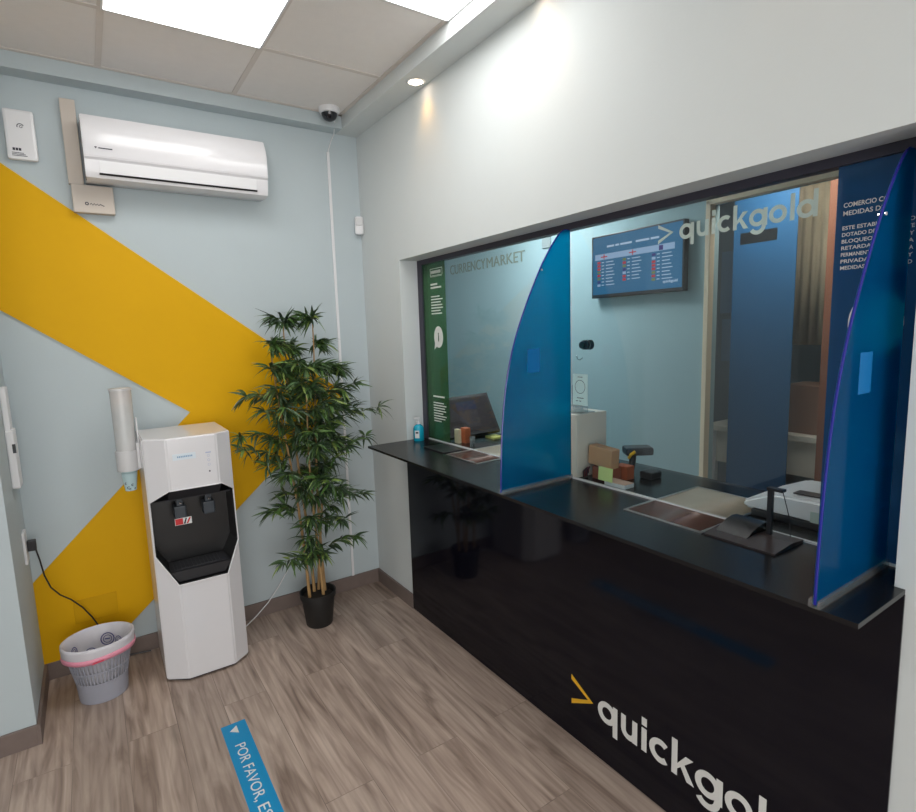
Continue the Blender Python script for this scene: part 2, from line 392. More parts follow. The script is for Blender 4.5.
b = NB(); box(b, (XL-.1, YF-.1, 0), (-3.75, YF, CE)); box(b, (-.45, YF-.1, 0), (4.0, YF, CE)); box(b, (-3.75, YF-.1, 0), (-.45, YF, .2)); box(b, (-3.75, YF-.1, 2.5), (-.45, YF, CE)); struct('wall_front', b, WALLB)
b = NB()
for x in (-3.75, -2.12, -.50): box(b, (x, YF-.08, .2), (x+.05, YF-.03, 2.5))
for z in (.2, 2.45): box(b, (-3.70, YF-.08, z), (-.50, YF-.03, z+.05))
struct('added_window_1', b, ALUD)  # added frame, unseen, for the opening that lets the front fill in
b = NB(); box(b, (XL, PY, 0), (LX, 0, CE)); struct('wall_pillar', b, WALLB)
b = NB(); prism(b, [(-.133, 2.868), (0, 2.868), (0, CE), (-.133, CE)], 'y', YF, 0); struct('trim_1', b, WALLR)
b = NB(); box(b, (LX, -.0976, 2.868), (-.133, 0, CE)); struct('trim_2', b, WALLB)
bt = .013
b = NB(); box(b, (LX+bt, -bt, 0), (-.0, 0, BH), bev=.0015); struct('baseboard_back', b, BASEB)
b = NB(); box(b, (-bt, A, 0), (0, -bt, BH), bev=.0015); struct('baseboard_right', b, BASEB)
b = NB(); box(b, (-bt, YF, 0), (0, B-.03, BH), bev=.0015); struct('baseboard_counter', b, BASEB)
b = NB(); box(b, (LX, PY-bt, 0), (LX+bt, 0, BH), bev=.0015); struct('baseboard_pillar', b, BASEB)
b = NB(); box(b, (XL, PY-bt, 0), (LX, PY, BH), bev=.0015); struct('baseboard_left', b, BASEB)
# inner room behind the counter glass
b = NB()
prism(b, [(IY, 0), (IY, 2.7), (-1.447, 2.7), (-1.447, 0)], 'x', IX, IX+.1)
prism(b, [(-1.447, 2.33), (-1.447, 2.7), (-2.5, 2.7), (-2.5, 2.33)], 'x', IX, IX+.1)
prism(b, [(-2.5, 0), (-2.5, 2.7), (YF, 2.7), (YF, 0)], 'x', IX, IX+.1)
struct('wall_inner', b, WALLI)
b = NB(); box(b, (WT, IY, 0), (4.0, IY+.1, 2.8)); struct('wall_inner_left', b, WALLI)
b = NB(); box(b, (3.0, YF, 0), (3.1, IY, 2.8)); struct('wall_inner_back', b, mat('back_room_paint', rgb(120, 130, 140), .8))
b = NB(); box(b, (WT, YF, 2.7), (4.0, IY+.1, 2.8)); struct('ceiling_inner', b, mat('inner_ceiling', rgb(190, 195, 195), .9))
b = NB()
box(b, (IX-.02, -1.465, 0), (IX+.03, -1.437, 2.34), bev=.002); box(b, (IX-.02, -2.51, 0), (IX+.03, -2.48, 2.34), bev=.002); box(b, (IX-.02, -2.51, 2.318), (IX+.03, -1.437, 2.35), bev=.002)
struct('trim_3', b, mat('door_casing_cream', rgb(240, 224, 196), .5))

# ------------------------------------------------------------------ yellow chevron on the back wall
b = NB(); prism(b, [(-.171, 1.303), (LX+.0005, 2.555), (LX+.0005, 1.846), (-1.072, 1.277), (LX+.0005, .514), (LX+.0005, BH), (-1.558, BH)], 'y', -.009, 0)
tag(obj('wall_chevron', b, YEL), 'huge flat yellow arrowhead panel fixed on the back wall behind the water dispenser', 'wall panel')
b = NB(); box(b, (-1.693, -.013, .253), (-1.506, -.009, .376), bev=.0015)
tag(obj('cover_plate', b, YEL2), 'small rectangular cover plate painted yellow on the arrowhead, behind the wastebasket', 'cover plate')

# ------------------------------------------------------------------ ceiling lights
def ceiling_light(x0, y0, label, x1=None, y1=None):
    x1 = x0+.6; y1 = y0-.6
    t = thing('ceiling_light', ((x0+x1)/2, (y0+y1)/2, CE-.012), label, 'ceiling light', 'square light panels in the tiled ceiling')
    b = NB()
    for q in ((x0, y1, x1, y1+.008), (x0, y0-.008, x1, y0), (x0, y1, x0+.008, y0), (x1-.008, y1, x1, y0)):
        box(b, (q[0], q[1], CE-.008), (q[2], q[3], CE))
    obj('frame', b, WHITEP, t)
    b = NB(); box(b, (x0+.008, y1+.008, CE-.006), (x1-.008, y0-.008, CE-.0005)); obj('diffuser', b, EMIT_P, t)
ceiling_light(-1.333, -.6545, 'glowing square light panel in the ceiling nearest the air conditioner')
ceiling_light(-.733, -1.2545, 'glowing square light panel cut by the top of the photo, beside the downlight beam')
ceiling_light(-1.933, -3.0545, 'square light panel in the ceiling behind the viewer, nearest the counter')
ceiling_light(-3.133, -1.8545, 'square light panel in the ceiling over the left side of the room')
def downlight(y, label):
    c = Vector((-.06, y, 2.868)); t = thing('downlight', c, label, 'downlight', 'round downlights in the beam above the counter')
    b = NB(); lathe(b, [(.047, 0), (.047, -.003), (.036, -.005), (.034, 0)], c, 32, close=True); obj('trim_ring', b, CHROME, t)
    b = NB(); lathe(b, [(.034, -.0005), (.034, -.0025)], c, 32); obj('lens', b, EMIT_D, t)
    l = bpy.data.lights.new('downlight_lamp', 'SPOT'); l.energy = SPOT_W; l.color = (1, .52, .13); l.spot_size = R(80); l.spot_blend = .9; l.shadow_soft_size = .03
    lo = bpy.data.objects.new('downlight_lamp', l); COL.objects.link(lo); lo.parent = t; lo.location = (0, 0, -.012)
    lo.rotation_euler = (0, R(-16), 0)
downlight(-.849, 'round downlight glowing in the beam, the one nearest the room corner')
downlight(-1.69, 'round downlight at the top edge of the photo, nearer the viewer')
downlight(-2.65, 'round downlight in the beam above the right sail panel')

# ------------------------------------------------------------------ air conditioner
t = thing('air_conditioner', (-1.025, 0, 2.40), 'long white wall-mounted air conditioner high on the back wall', 'air conditioner')
prof = [(0, 2.435), (-.02, 2.425), (-.13, 2.418), (-.168, 2.425), (-.18, 2.45), (-.188, 2.50), (-.197, 2.51), (-.2, 2.56), (-.198, 2.62), (-.185, 2.66), (-.158, 2.70), (-.12, 2.712), (0, 2.712)]
b = NB(); prism(b, prof, 'x', -1.430, -.612, smooth=True)
obj('housing', b, WHITEA, t, sharp=28)
b = NB(); prism(b, [(-.1995, 2.515), (-.2025, 2.56), (-.2005, 2.62), (-.1875, 2.662), (-.161, 2.7015), (-.155, 2.698), (-.183, 2.658), (-.196, 2.619), (-.198, 2.56), (-.195, 2.515)], 'x', -1.426, -.616, smooth=True)
obj('front_panel', b, WHITEA, t, sharp=28)
b = NB(); prism(b, [(-.179, 2.448), (-.1885, 2.497), (-.1915, 2.497), (-.183, 2.446)], 'x', -1.372, -.672); obj('louver', b, WHITEP, t)
b = NB(); prism(b, [(-.172, 2.439), (-.178, 2.4455), (-.183, 2.4445), (-.178, 2.437)], 'x', -1.376, -.668); obj('outlet_slot', b, BLACKP, t)
b = NB(); rect(b, 'back', (-1.371, -.2035, 2.547), 0, 0, .055, .0045, .0008)
flat(b, 'back', (-1.386, -.2035, 2.545), [(0, .009), (.01, .009), (.005, 0)], .0008)
obj('brand_mark', b, INK, t)
b = NB(); prism(b, [(-.16, 2.41), (-.174, 2.44), (-.182, 2.5), (-.166, 2.5), (-.155, 2.44)], 'x', -1.4315, -1.429); prism(b, [(-.15, 2.65), (-.175, 2.65), (-.165, 2.68), (-.15, 2.68)], 'x', -1.4315, -1.429); obj('side_grille', b, BLACKP, t)
b = NB(); box(b, (-1.499, -.035, 2.418), (-1.438, 0, 2.80), bev=.003); tag(obj('wall_duct', b, BEIGE), 'beige upright plastic duct on the wall left of the air conditioner', 'cable duct')
t = thing('junction_box', (-1.405, 0, 2.29), 'beige square junction box below the left end of the air conditioner', 'junction box')
b = NB(); box(b, (-1.492, -.045, 2.288), (-1.322, 0, 2.417), bev=.005); obj('housing', b, BEIGE, t)
b = NB(); ribbon(b, 'back', (-1.436, -.0455, 2.330), arc(0, 0, .006, 0, 360, 12), .004); ribbon(b, 'back', (-1.424, -.0455, 2.327), [(0, 0), (.006, .006), (.012, -.003), (.018, .006), (.024, -.002), (.030, .005), (.036, -.002), (.042, .004), (.058, -.004)], .0035); obj('printed_mark', b, INK, t)
t = thing('router', (-1.66, 0, 2.5), 'white rounded wireless box on the wall at the upper left', 'router')
b = NB(); box(b, (-1.715, -.034, 2.502), (-1.602, -.001, 2.72), bev=.012); obj('housing', b, WHITEP, t)
b = NB(); ribbon(b, 'back', (-1.655, -.0345, 2.645), arc(0, 0, .012, 20, 200, 12), .003); ribbon(b, 'back', (-1.655, -.0345, 2.645), arc(.002, 0, .005, 0, 360, 12), .002)
[rect(b, 'back', (-1.693+.011*k, -.0345, 2.54), 0, 0, .009, .011) for k in range(3)]
for k in range(3): rect(b, 'back', (-1.697, -.0345, 2.517+.006*k), 0, 0, .055-.006*k, .0022)
obj('printed_mark', b, INK, t)
# dome camera
t = thing('dome_camera', (-.235, -.172, CE), 'small white and black dome security camera under the ceiling corner', 'security camera')
c = (-.235, -.172, CE)
b = NB(); lathe(b, [(.058, 0), (.058, -.018), (.052, -.030), (.040, -.032)], c, 32); obj('base', b, WHITEP, t)
b = NB(); lathe(b, [(.046, -.028)]+[(.044*math.cos(R(a)), -.032-.040*math.sin(R(a))) for a in range(0, 90, 12)], c, 32); obj('dome', b, mat('smoked_dome', (.01, .01, .015), .06, spec=.6), t)
b = NB(); tube(b, [(-.215, -.13, CE-.016), (-.195, -.1, CE-.03), (-.175, -.101, 2.90), (-.165, -.05, 2.845), (-.17, -.012, 2.82), (-.188, -.006, 2.765), (-.19, -.006, 2.75)], .0028, 6)
tag(obj('camera_cable', b, WHITEP), 'thin white cable running from the dome camera down the corner', 'cable')
b = NB(); box(b, (-.199, -.010, BH), (-.183, 0, 2.755), bev=.0015); tag(obj('cable_trunking', b, WHITEP), 'slim white vertical cable trunking on the back wall behind the bamboo', 'cable trunking')
# motion sensor in the corner
t = thing('motion_sensor', (-.02, -.02, 2.28), 'small white motion sensor mounted in the corner below the camera', 'motion sensor')
rz = Matrix.Rotation(R(-45), 3, 'Z')
b = NB(); box(b, (-.052, -.05, 2.282), (.002, -.006, 2.392), bev=.016, rot=Matrix.Rotation(R(-25), 3, 'Z'), c=(-.03, -.03, 2.33)); obj('housing', b, WHITEP, t)
b = NB(); box(b, (-.046, -.058, 2.335), (-.004, -.045, 2.378), bev=.005, rot=Matrix.Rotation(R(-25), 3, 'Z'), c=(-.03, -.03, 2.33)); obj('lens', b, GREYP, t)

# ------------------------------------------------------------------ pillar side: dispenser box, socket and plug
t = thing('soap_dispenser', (LX, -.2, 1.03), 'tall narrow white dispenser on the side of the left pillar', 'wall dispenser')
b = NB(); box(b, (LX+.0, -.245, 1.04), (LX+.030, -.135, 1.30), bev=.007); box(b, (LX+.0, -.235, 1.295), (LX+.022, -.145, 1.49), bev=.006); obj('housing', b, WHITEP, t)
b = NB(); box(b, (LX+.02, -.2465, 1.20), (LX+.032, -.2445, 1.24)); obj('level_window', b, DARKP, t)
t = thing('wall_socket', (LX, -.13, .68), 'white wall socket low on the side of the left pillar', 'socket')
b = NB(); box(b, (LX, -.175, .665), (LX+.011, -.09, .815), bev=.003); obj('plate', b, WHITEP, t)
t = thing('power_cord', (LX+.03, -.125, .73), 'black plug and cord hanging from the pillar socket down behind the wastebasket', 'power cord')
b = NB(); box(b, (LX+.0115, -.14, .715), (LX+.045, -.11, .765), bev=.004); obj('plug', b, BLACKP, t)
b = NB(); tube(b, [(LX+.04, -.125, .72), (LX+.05, -.125, .66), (LX+.058, -.118, .58), (LX+.075, -.105, .51), (LX+.105, -.085, .455), (LX+.145, -.065, .41), (LX+.185, -.048, .35), (LX+.22, -.036, .28), (LX+.25, -.028, .20), (LX+.28, -.022, .12), (LX+.31, -.018, .05), (LX+.36, -.018, .012), (LX+.46, -.03, .006)], .0035, 8); obj('cord', b, BLACKP, t)

# ------------------------------------------------------------------ wastebasket
bc = Vector((-1.60, -.295, 0)); SY = .88
t = thing('wastebasket', bc, 'grey slotted plastic wastebasket lined with a bag, on the floor beside the dispenser', 'wastebasket')
GB = mat('grey_basket_plastic', rgb(158, 160, 172), .45, var=.03)
b = NB(); seg = 48
levels = [(.098, 0), (.100, .008), (.106, .085), (.108, .100), (.118, .150), (.120, .160), (.130, .210), (.132, .220), (.138, .248), (.141, .270), (.144, .285)]
rings = []
def brad(z):
    for (r0, z0), (r1, z1) in zip(levels, levels[1:]):
        if z0 <= z <= z1: return r0+(r1-r0)*(z-z0)/(z1-z0)
    return levels[-1][0]
def bp(k, r, z): a = 2*PI*k/96; return bc+Vector((r*math.cos(a), r*SY*math.sin(a)*1.0, z))
for r, z in levels: rings.append([b.verts.new(bp(k, r, z)) for k in range(96)])
slots = {(.100, .150), (.160, .210), (.220, .248)}
for i in range(len(levels)-1):
    isl = (levels[i][1], levels[i+1][1]) in slots
    for k in range(96):
        if isl and k % 2 == 0: continue
        f = b.faces.new([rings[i][k], rings[i][(k+1) % 96], rings[i+1][(k+1) % 96], rings[i+1][k]])
b.faces.new(rings[0][::-1])
bmesh.ops.recalc_face_normals(b, faces=b.faces[:])
o = obj('basket', b, GB, t); sm = o.modifiers.new('s', 'SOLIDIFY'); sm.thickness = .0022; sm.offset = -1
# liner: inside sheet, rolled over the rim, wrinkled hem outside
LIN = mat('bin_liner', rgb(208, 206, 212), .45, var=.05, scale=25)
b = NB(); prof = [(.060, .045), (.082, .06), (.094, .12), (.108, .18), (.122, .23), (.136, .278), (.143, .290), (.1485, .288), (.1495, .275), (.148, .250), (.145, .228)]
rings = []
for j, (r, z) in enumerate(prof):
    ring = []
    for k in range(96):
        wob = (math.sin(k*.9+j)*.5+math.sin(k*.37*2+j*1.7))*.5
        dr = wob*(.004 if j < 5 else .0012); dz = (math.sin(k*2*PI/96*3)*.005+math.sin(k*2*PI/96*7+1)*.003) if j > 8 else 0
        ring.append(b.verts.new(bp(k, r+dr, z+dz)))
    rings.append(ring)
for i in range(len(prof)-1):
    for k in range(96):
        f = b.faces.new([rings[i][k], rings[i][(k+1) % 96], rings[i+1][(k+1) % 96], rings[i+1][k]]); f.smooth = True
b.faces.new(rings[0][::-1]); bmesh.ops.recalc_face_normals(b, faces=b.faces[:])
ln = obj('liner', b, LIN, t, sharp=80)
b = NB()
for a0, zz, s in ((70, .225, 1.5), (115, .18, 1.3), (160, .225, 1.3), (30, .22, 1.2), (85, .14, 1.2)):
    a = R(a0); rr = .118 if zz > .22 else .106
    cen = bc+Vector((rr*math.cos(a)*.97, rr*SY*math.sin(a)*.97, zz))
    U = Vector((math.sin(a), -math.cos(a)*SY, 0)).normalized(); V = Vector((.15*math.cos(a), .15*math.sin(a), 1)).normalized(); N = -Vector((math.cos(a), math.sin(a), 0))
    cen = cen+N*.010
    ribbon(b, (U, V, N), cen, [(x*s, y*s) for x, y in arc(0, 0, .019, 0, 360, 18)], .003*s); ribbon(b, (U, V, N), cen, [(x*s, y*s) for x, y in arc(0, 0, .012, 0, 360, 14)], .002*s)
    rect(b, (U, V, N), cen, -.008*s, -.002, .008*s, .003)
obj('printed_pattern', b, mat('liner_print', rgb(70, 72, 130), .6), ln)
PK = mat('pink_tie_band', rgb(232, 150, 172), .45, var=.04)
b = NB(); rings = []
for j, (dr, dz) in enumerate(((.0035, .012), (.005, 0), (.003, -.012))):
    rings.append([b.verts.new(bp(k, .1450+dr, .232+dz+math.sin(k*2*PI/96+2.2)*.004+math.sin(k*2*PI/96*4)*.002)) for k in range(96)])
for i in range(2):
    for k in range(96):
        f = b.faces.new([rings[i][k], rings[i][(k+1) % 96], rings[i+1][(k+1) % 96], rings[i+1][k]]); f.smooth = True
o = obj('tie_band', b, PK, ln, sharp=80); o.modifiers.new('s', 'SOLIDIFY').thickness = .001; o['label'] = 'pink drawstring band'
b = NB()
a = R(262)
U = Vector((1, 0, 0)); V = Vector((0, 0, 1)); N = Vector((0, -1, 0))
flat(b, (U, V, N), bc+Vector((-.012, -.1475*SY-.0055, .222)), [(-.02, 0), (.028, .006), (.03, .012), (-.012, .008)], .0015)
obj('tie_knot', b, mat('red_tie', rgb(205, 50, 80), .5), ln)

# ------------------------------------------------------------------ water dispenser
wd = thing('water_dispenser', (-1.15, -.22, 0), 'tall white floor-standing water dispenser with a black tap recess against the back wall', 'water dispenser')
x0, x1, xa, xb = -1.341, -.955, -1.248, -1.030; ys, yc, yb = -.392, -.452, -.035; ZT = 1.215
def fy(x):
    if x < xa: return ys+(yc-ys)*(x-x0)/(xa-x0)
    if x > xb: return yc+(ys-yc)*(x-xb)/(x1-xb)
    return yc
octo = [(x0+.006, .912), (xa-.006, .966), (xb+.01, .966), (x1-.006, .918), (x1-.002, .645), (xb, .500), (xa-.004, .500), (x0+.006, .646)]
b = NB()
foot = [(x0, yb), (x0, ys), (xa, yc), (xb, yc), (x1, ys), (x1, yb)]
# body with slightly sloping top
lo = [b.verts.new((x, y, .012)) for x, y in foot]
zt = [ZT-.01, ZT-.006, ZT-.001, ZT-.001, ZT-.006, ZT-.01]
hi = [b.verts.new((x, y, z)) for (x, y), z in zip(foot, [ZT, ZT, ZT, ZT, ZT, ZT])]
b.faces.new(lo); b.faces.new(hi[::-1])
for i in range(6): b.faces.new([lo[i], hi[i], hi[(i+1) % 6], lo[(i+1) % 6]])
bmesh.ops.recalc_face_normals(b, faces=b.faces[:])
bmesh.ops.bevel(b, geom=b.edges[:], offset=.006, segments=3, affect='EDGES')
body = obj('body', b, WHITEA, wd)
b = NB(); prism(b, octo, 'y', -.6, -.255); cut = obj('cut', b, WHITEA)
md = body.modifiers.new('c', 'BOOLEAN'); md.object = cut; md.operation = 'DIFFERENCE'; md.solver = 'EXACT'
dg = bpy.context.evaluated_depsgraph_get(); me = bpy.data.meshes.new_from_object(body.evaluated_get(dg)); body.modifiers.clear(); body.data = me
if len(me.materials) > 1:
    for p in me.polygons: p.material_index = 0
bpy.data.objects.remove(cut)
# recess liner and white rim
def edgepts(pts, n=5):
    out = []
    for i, p in enumerate(pts):
        q = pts[(i+1) % len(pts)]
        out += [(p[0]+(q[0]-p[0])*k/n, p[1]+(q[1]-p[1])*k/n) for k in range(n)]
    return out
ep = edgepts(octo, 12)
b = NB()
cx, cz = (x0+x1)/2, .735
def ins(p, d=.002):
    v = Vector((p[0]-cx, p[1]-cz)); l = v.length; return (cx+v.x*(l-d)/l, cz+v.y*(l-d)/l)
F = [b.verts.new((ins(p)[0], fy(p[0])+.001, ins(p)[1])) for p in ep]
Bk = [b.verts.new((cx+(p[0]-cx)*.93, -.262, cz+(p[1]-cz)*.97)) for p in ep]
n = len(ep)
for i in range(n): b.faces.new([F[i], F[(i+1) % n], Bk[(i+1) % n], Bk[i]])
b.faces.new(Bk[::-1]); bmesh.ops.recalc_face_normals(b, faces=b.faces[:])
rc = obj('tap_recess', b, mat('recess_black', (.010, .010, .011), .3, var=.05), wd)
b = NB()
loop = [Vector((p[0], fy(p[0])-.0015, p[1])) for p in ep]+[Vector((ep[0][0], fy(ep[0][0])-.0015, ep[0][1]))]
loop = [l for l in loop if l.z < .93 ] if False else loop
tube(b, loop, .0034, 6); obj('recess_rim', b, WHITEP, wd)
# drip tray: slopes inside the recess bottom
b = NB(); prism(b, [(xa+.002, .507), (xb-.006, .507), (xb+.026, .558), (xa-.030, .558)], 'y', -.425, -.268)
dt = obj('drip_tray', b, BLACKP, wd)
b = NB(); box(b, (xa-.01, -.40, .5580), (xb+.01, -.29, .5605))
for k in range(12): box(b, (xa+.004+k*.0175, -.395, .5605), (xa+.012+k*.0175, -.295, .5625))
obj('grille', b, DARKP, dt)
b = NB(); prism(b, [(-.27, .960), (-.442, .960), (-.375, .905), (-.27, .90)], 'x', xa-.006, xb+.008); prism(b, [(-.27, .915), (-.372, .906), (-.37, .898), (-.27, .89)], 'x', x0+.014, x1-.014); obj('tap_hood', b, DARKP, wd)
for x in (-1.205, -1.075):
    b = NB(); box(b, (x-.027, -.372, .80), (x+.027, -.30, .865), bev=.007); box(b, (x-.014, -.36, .86), (x+.014, -.315, .91), bev=.003)
    tp = obj('tap', b, mat('slate_tap', (.035, .045, .058), .4), wd)
    b = NB(); lathe(b, [(.0, .0), (.005, .001), (.006, .006), (.003, .009)][::-1], (x, -.378, .878), 12); obj('indicator', b, CHROME, tp)
b = NB(); fc = (Vector((1, 0, 0)), Vector((0, .15, 1)).normalized(), Vector((0, -1, 0)))
rect(b, 'back', (-1.235, -.374, .772), 0, 0, .075, .034, .001, 0); rect(b, 'back', (-1.233, -.3752, .774), 0, 0, .034, .030, .001, 1)
flat(b, 'back', (-1.197, -.3752, .775), [(0, 0), (.008, 0), (.016, .028), (.01, .028)], .001, 2); flat(b, 'back', (-1.185, -.3752, .775), [(0, 0), (.008, 0), (.022, .028), (.014, .028)], .001, 1)
obj('warning_sticker', b, [PAPER, INKR, INK], wd)
b = NB()
for k, z in enumerate((1.112, 1.09, 1.068)): ribbon(b, 'back', (-1.07, yc-.0005, z), arc(0, 0, .0055, 0, 360, 12), .0012, .0008)
rect(b, 'back', (-1.082, yc-.0005, 1.125), 0, 0, .024, .005, .0008); lathe(b, [(.004, 0), (.004, .0015)], (-1.07, yc, 1.035), 12, 1, M=Matrix.Rotation(PI/2, 3, 'X'))
obj('control_icons', b, [mat('pale_blue_print', rgb(165, 175, 205), .5), INK], wd)
b = NB(); rect(b, 'back', (-1.225, yc-.0004, 1.108), 0, 0, .10, .03, .0005, 0); [rect(b, 'back', (-1.205+.0075*k, yc-.0009, 1.119), 0, 0, .005, .008, .0005, 1) for k in range(9)]
obj('brand_sticker', b, [mat('ice_sticker', rgb(214, 224, 232), .3), mat('aqua_print', rgb(120, 160, 195), .5)], wd)
b = NB(); prism(b, [(x0+.02, yb-.02), (x0+.02, ys+.012), (xa, yc+.02), (xb, yc+.02), (x1-.02, ys+.012), (x1-.02, yb-.02)], 'z', 0, .014); obj('plinth', b, BLACKP, wd)
# cup dispenser on its left side
ct = Vector((-1.394, -.20, 0))
t = thing('cup_dispenser', (ct.x, ct.y, 1.05), 'clear tube cup dispenser on the left side of the water dispenser', 'cup dispenser')
CT = sheet('frosted_tube', (.95, .95, .95), refl_rough=.25, f0=.04, haze=.62, haze_col=rgb(250, 247, 246))
b = NB(); lathe(b, [(.044, 1.10), (.046, 1.445), (.043, 1.445), (.041, 1.10)], (ct.x, ct.y, 0), 32, close=True); obj('tube', b, CT, t)
b = NB(); lathe(b, [(.049, 1.438), (.049, 1.448), (0.001, 1.449), (.001, 1.438)], (ct.x, ct.y, 0), 32, close=True); obj('lid', b, GREYP, t)
b = NB(); lathe(b, [(.049, 1.045), (.050, 1.145), (.040, 1.145), (.038, 1.045)], (ct.x, ct.y, 0), 32, close=True); obj('collar', b, GREYP, t)
b = NB(); box(b, (ct.x+.04, ct.y-.03, 1.05), (x0, ct.y+.03, 1.18), bev=.003); box(b, (ct.x+.052, ct.y-.022, 1.05), (x0, ct.y+.022, 1.30), bev=.003); obj('mount_bracket', b, WHITEP, t)
CUPM = mat('pale_cup_paper', rgb(190, 216, 220), .6, var=.02)
def cup(z, label):
    t = thing('paper_cup', (ct.x, ct.y, z), label, 'cup', 'paper cups in the dispenser tube')
    b = NB(); lathe(b, [(.0245, 0), (.0245, .004), (.0345, .088), (.036, .09), (.033, .09), (.0235, .006), (0.001, .006), (.001, 0)], (ct.x, ct.y, z), 28, close=True); obj('body', b, CUPM, t)
    return t
for k in range(16):
    c_ = cup(.945+k*.0225, 'bottom paper cup with dark blue drawing, sticking out under the dispenser tube' if k == 0 else 'pale paper cup nested in the stack inside the clear dispenser tube')
    if k == 0:
        b = NB()
        for ang, zz, s in ((250, .962, 1), (285, .975, .8), (230, .985, .7), (310, .955, .6), (265, .955, .7)):
            a = R(ang); r = .0262+(zz-.945)*.115
            U = Vector((-math.sin(a), math.cos(a), 0)); N = Vector((math.cos(a), math.sin(a), 0)); V = (Vector((0, 0, 1))+N*.115).normalized()
            ribbon(b, (U, V, N), ct+N*r+Vector((0, 0, zz)), [(x*s, y*s) for x, y in arc(0, 0, .006, 40, 300, 8)], .0025, .0008)
        obj('printed_drawing', b, mat('navy_print', rgb(30, 45, 80), .6), c_)
# white power lead behind
b = NB(); tube(b, [(-.60, -.006, .30), (-.62, -.012, .24), (-.68, -.02, .16), (-.75, -.03, .085), (-.83, -.05, .03), (-.90, -.09, .008), (-.955, -.13, .006)], .0033, 8)
tag(obj('white_cable', b, WHITEP), 'white cable curving along the wall from behind the bamboo to the dispenser', 'cable')

# ------------------------------------------------------------------ bamboo plant
pc = Vector((-.53, -.295, 0))
t = thing('potted_bamboo', pc, 'tall artificial bamboo plant in a small black pot near the corner', 'potted plant')
b = NB(); lathe(b, [(.072, 0), (.075, .005), (.094, .165), (.101, .167), (.103, .20), (.097, .20), (.09, .17), (.088, .165), (.001, .165), (.001, 0)], pc, 40, close=True)
obj('pot', b, mat('pot_black', (.012, .012, .012), .5, var=.1), t)
b = NB(); lathe(b, [(.001, .165), (.089, .165), (.08, .178), (.04, .184), (.001, .186)], pc, 24, cap0=False, cap1=False); obj('soil', b, mat('dark_soil', (.02, .016, .012), .95, var=.4, scale=60, bump=.8), t)
stems = [((-.055, -.02), (-.16, -.02), 1.62), ((-.02, .03), (-.07, .05), 1.74), ((.01, -.035), (-.02, -.09), 1.50), ((.045, .01), (.07, .02), 1.76), ((.03, .045), (.16, .07), 1.45)]
STEM = mat('bamboo_cane', rgb(176, 140, 92), .5, var=.18, scale=14)
LB = NB()
def leaf(bm, p, d, L, w, droop):
    d = d.normalized(); side = d.cross(Vector((0, 0, 1)))
    if side.length < .05: side = Vector((1, 0, 0))
    side.normalize(); side = (Matrix.Rotation(random.uniform(-.9, .9), 3, d) @ side)
    n = 5; rows = []
    pos = p.copy(); dd = d.copy(); ws = [.25, .9, 1, .72, .38, .0]
    for i in range(n+1):
        nn = side.cross(dd).normalized(); h = w*ws[i]/2
        if i == n: rows.append([bm.verts.new(pos)])
        else: rows.append([bm.verts.new(pos-side*h+nn*h*.35), bm.verts.new(pos), bm.verts.new(pos+side*h+nn*h*.35)])
        pos = pos+dd*(L/n); dd = (dd+Vector((0, 0, -droop))).normalized()
    for i in range(n):
        a, c = rows[i], rows[i+1]
        if len(c) == 3:
            bm.faces.new([a[0], a[1], c[1], c[0]]); bm.faces.new([a[1], a[2], c[2], c[1]])
        else:
            bm.faces.new([a[0], a[1], c[0]]); bm.faces.new([a[1], a[2], c[0]])
def cluster(p, out, k, size=1.0):
    for i in range(k):
        a = random.uniform(-1.7, 1.7); d = Matrix.Rotation(a, 3, 'Z') @ Vector(out); d.z = random.uniform(-.75, .7)
        leaf(LB, p+d*.005, d, random.uniform(.06, .125)*size, random.uniform(.012, .018), random.uniform(.02, .26))
BR = NB()
def branch(p, out, L, rise, nclust):
    pts = [p]; d = Vector(out).normalized(); z = rise
    for i in range(4):
        p = p+Vector((d.x, d.y, z)).normalized()*(L/4); z -= .12; pts.append(p)
        d = (Matrix.Rotation(random.uniform(-.2, .2), 3, 'Z') @ d)
    tube(BR, pts, [.0028, .0024, .002, .0016, .001], 5)
    for i in range(1, 5):
        for j in range(4):
            f = random.random(); q = pts[i-1].lerp(pts[i], f); dd = Matrix.Rotation(random.choice((-1, 1))*random.uniform(.3, 1.2), 3, 'Z') @ d; dd.z = random.uniform(-.6, .7)
            leaf(LB, q, dd, random.uniform(.07, .135), random.uniform(.011, .017), random.uniform(.05, .28))
    for i in range(nclust):
        q = pts[min(4, 2+i*2//max(1, nclust-1)) if nclust > 1 else 4]
        cluster(q, d, random.randint(3, 6))
    cluster(pts[-1], d, 5)
for bi, (s0, s1, H) in enumerate(stems):
    b = NB(); pts = []; rr = []; nk = 11
    for i in range(nk+1):
        f = i/nk; z = .17+(H-.17)*f; bend = .012*math.sin(f*5+bi)
        q = pc+Vector((s0[0]+(s1[0]-s0[0])*f+bend, s0[1]+(s1[1]-s0[1])*f, z))
        r = .0095*(1-f*.65)
        if i:  pts.append(q-Vector((0, 0, .006))); rr.append(r)
        pts.append(q); rr.append(r*1.18)
        if i < nk: pts.append(q+Vector((0, 0, .006))); rr.append(r)
        if f > .12:
            dens = 1 if f < .42 else (2 if f < .55 else 3)
            for j in range(dens):
                if f < .45 and random.random() < .25: continue
                a = random.uniform(0, 2*PI); out = Vector((math.cos(a), math.sin(a), 0))
                if pc.y+out.y*.35 > -.1: out.y *= -.4
                env = .12 if f < .45 else .17
                L = random.uniform(.07, env)*(1.0 if f < .9 else .55)
                if q.z > 1.5: L *= .62
                branch(q, out, L, random.uniform(.2, 1.1), 1 if f < .45 else 2)
    obj('cane', b, STEM, t) if tube(b, pts, rr, 8) is None else None
    cluster(pts[-1], Vector((random.uniform(-.4, .4), random.uniform(-.4, .1), 0)), 9)
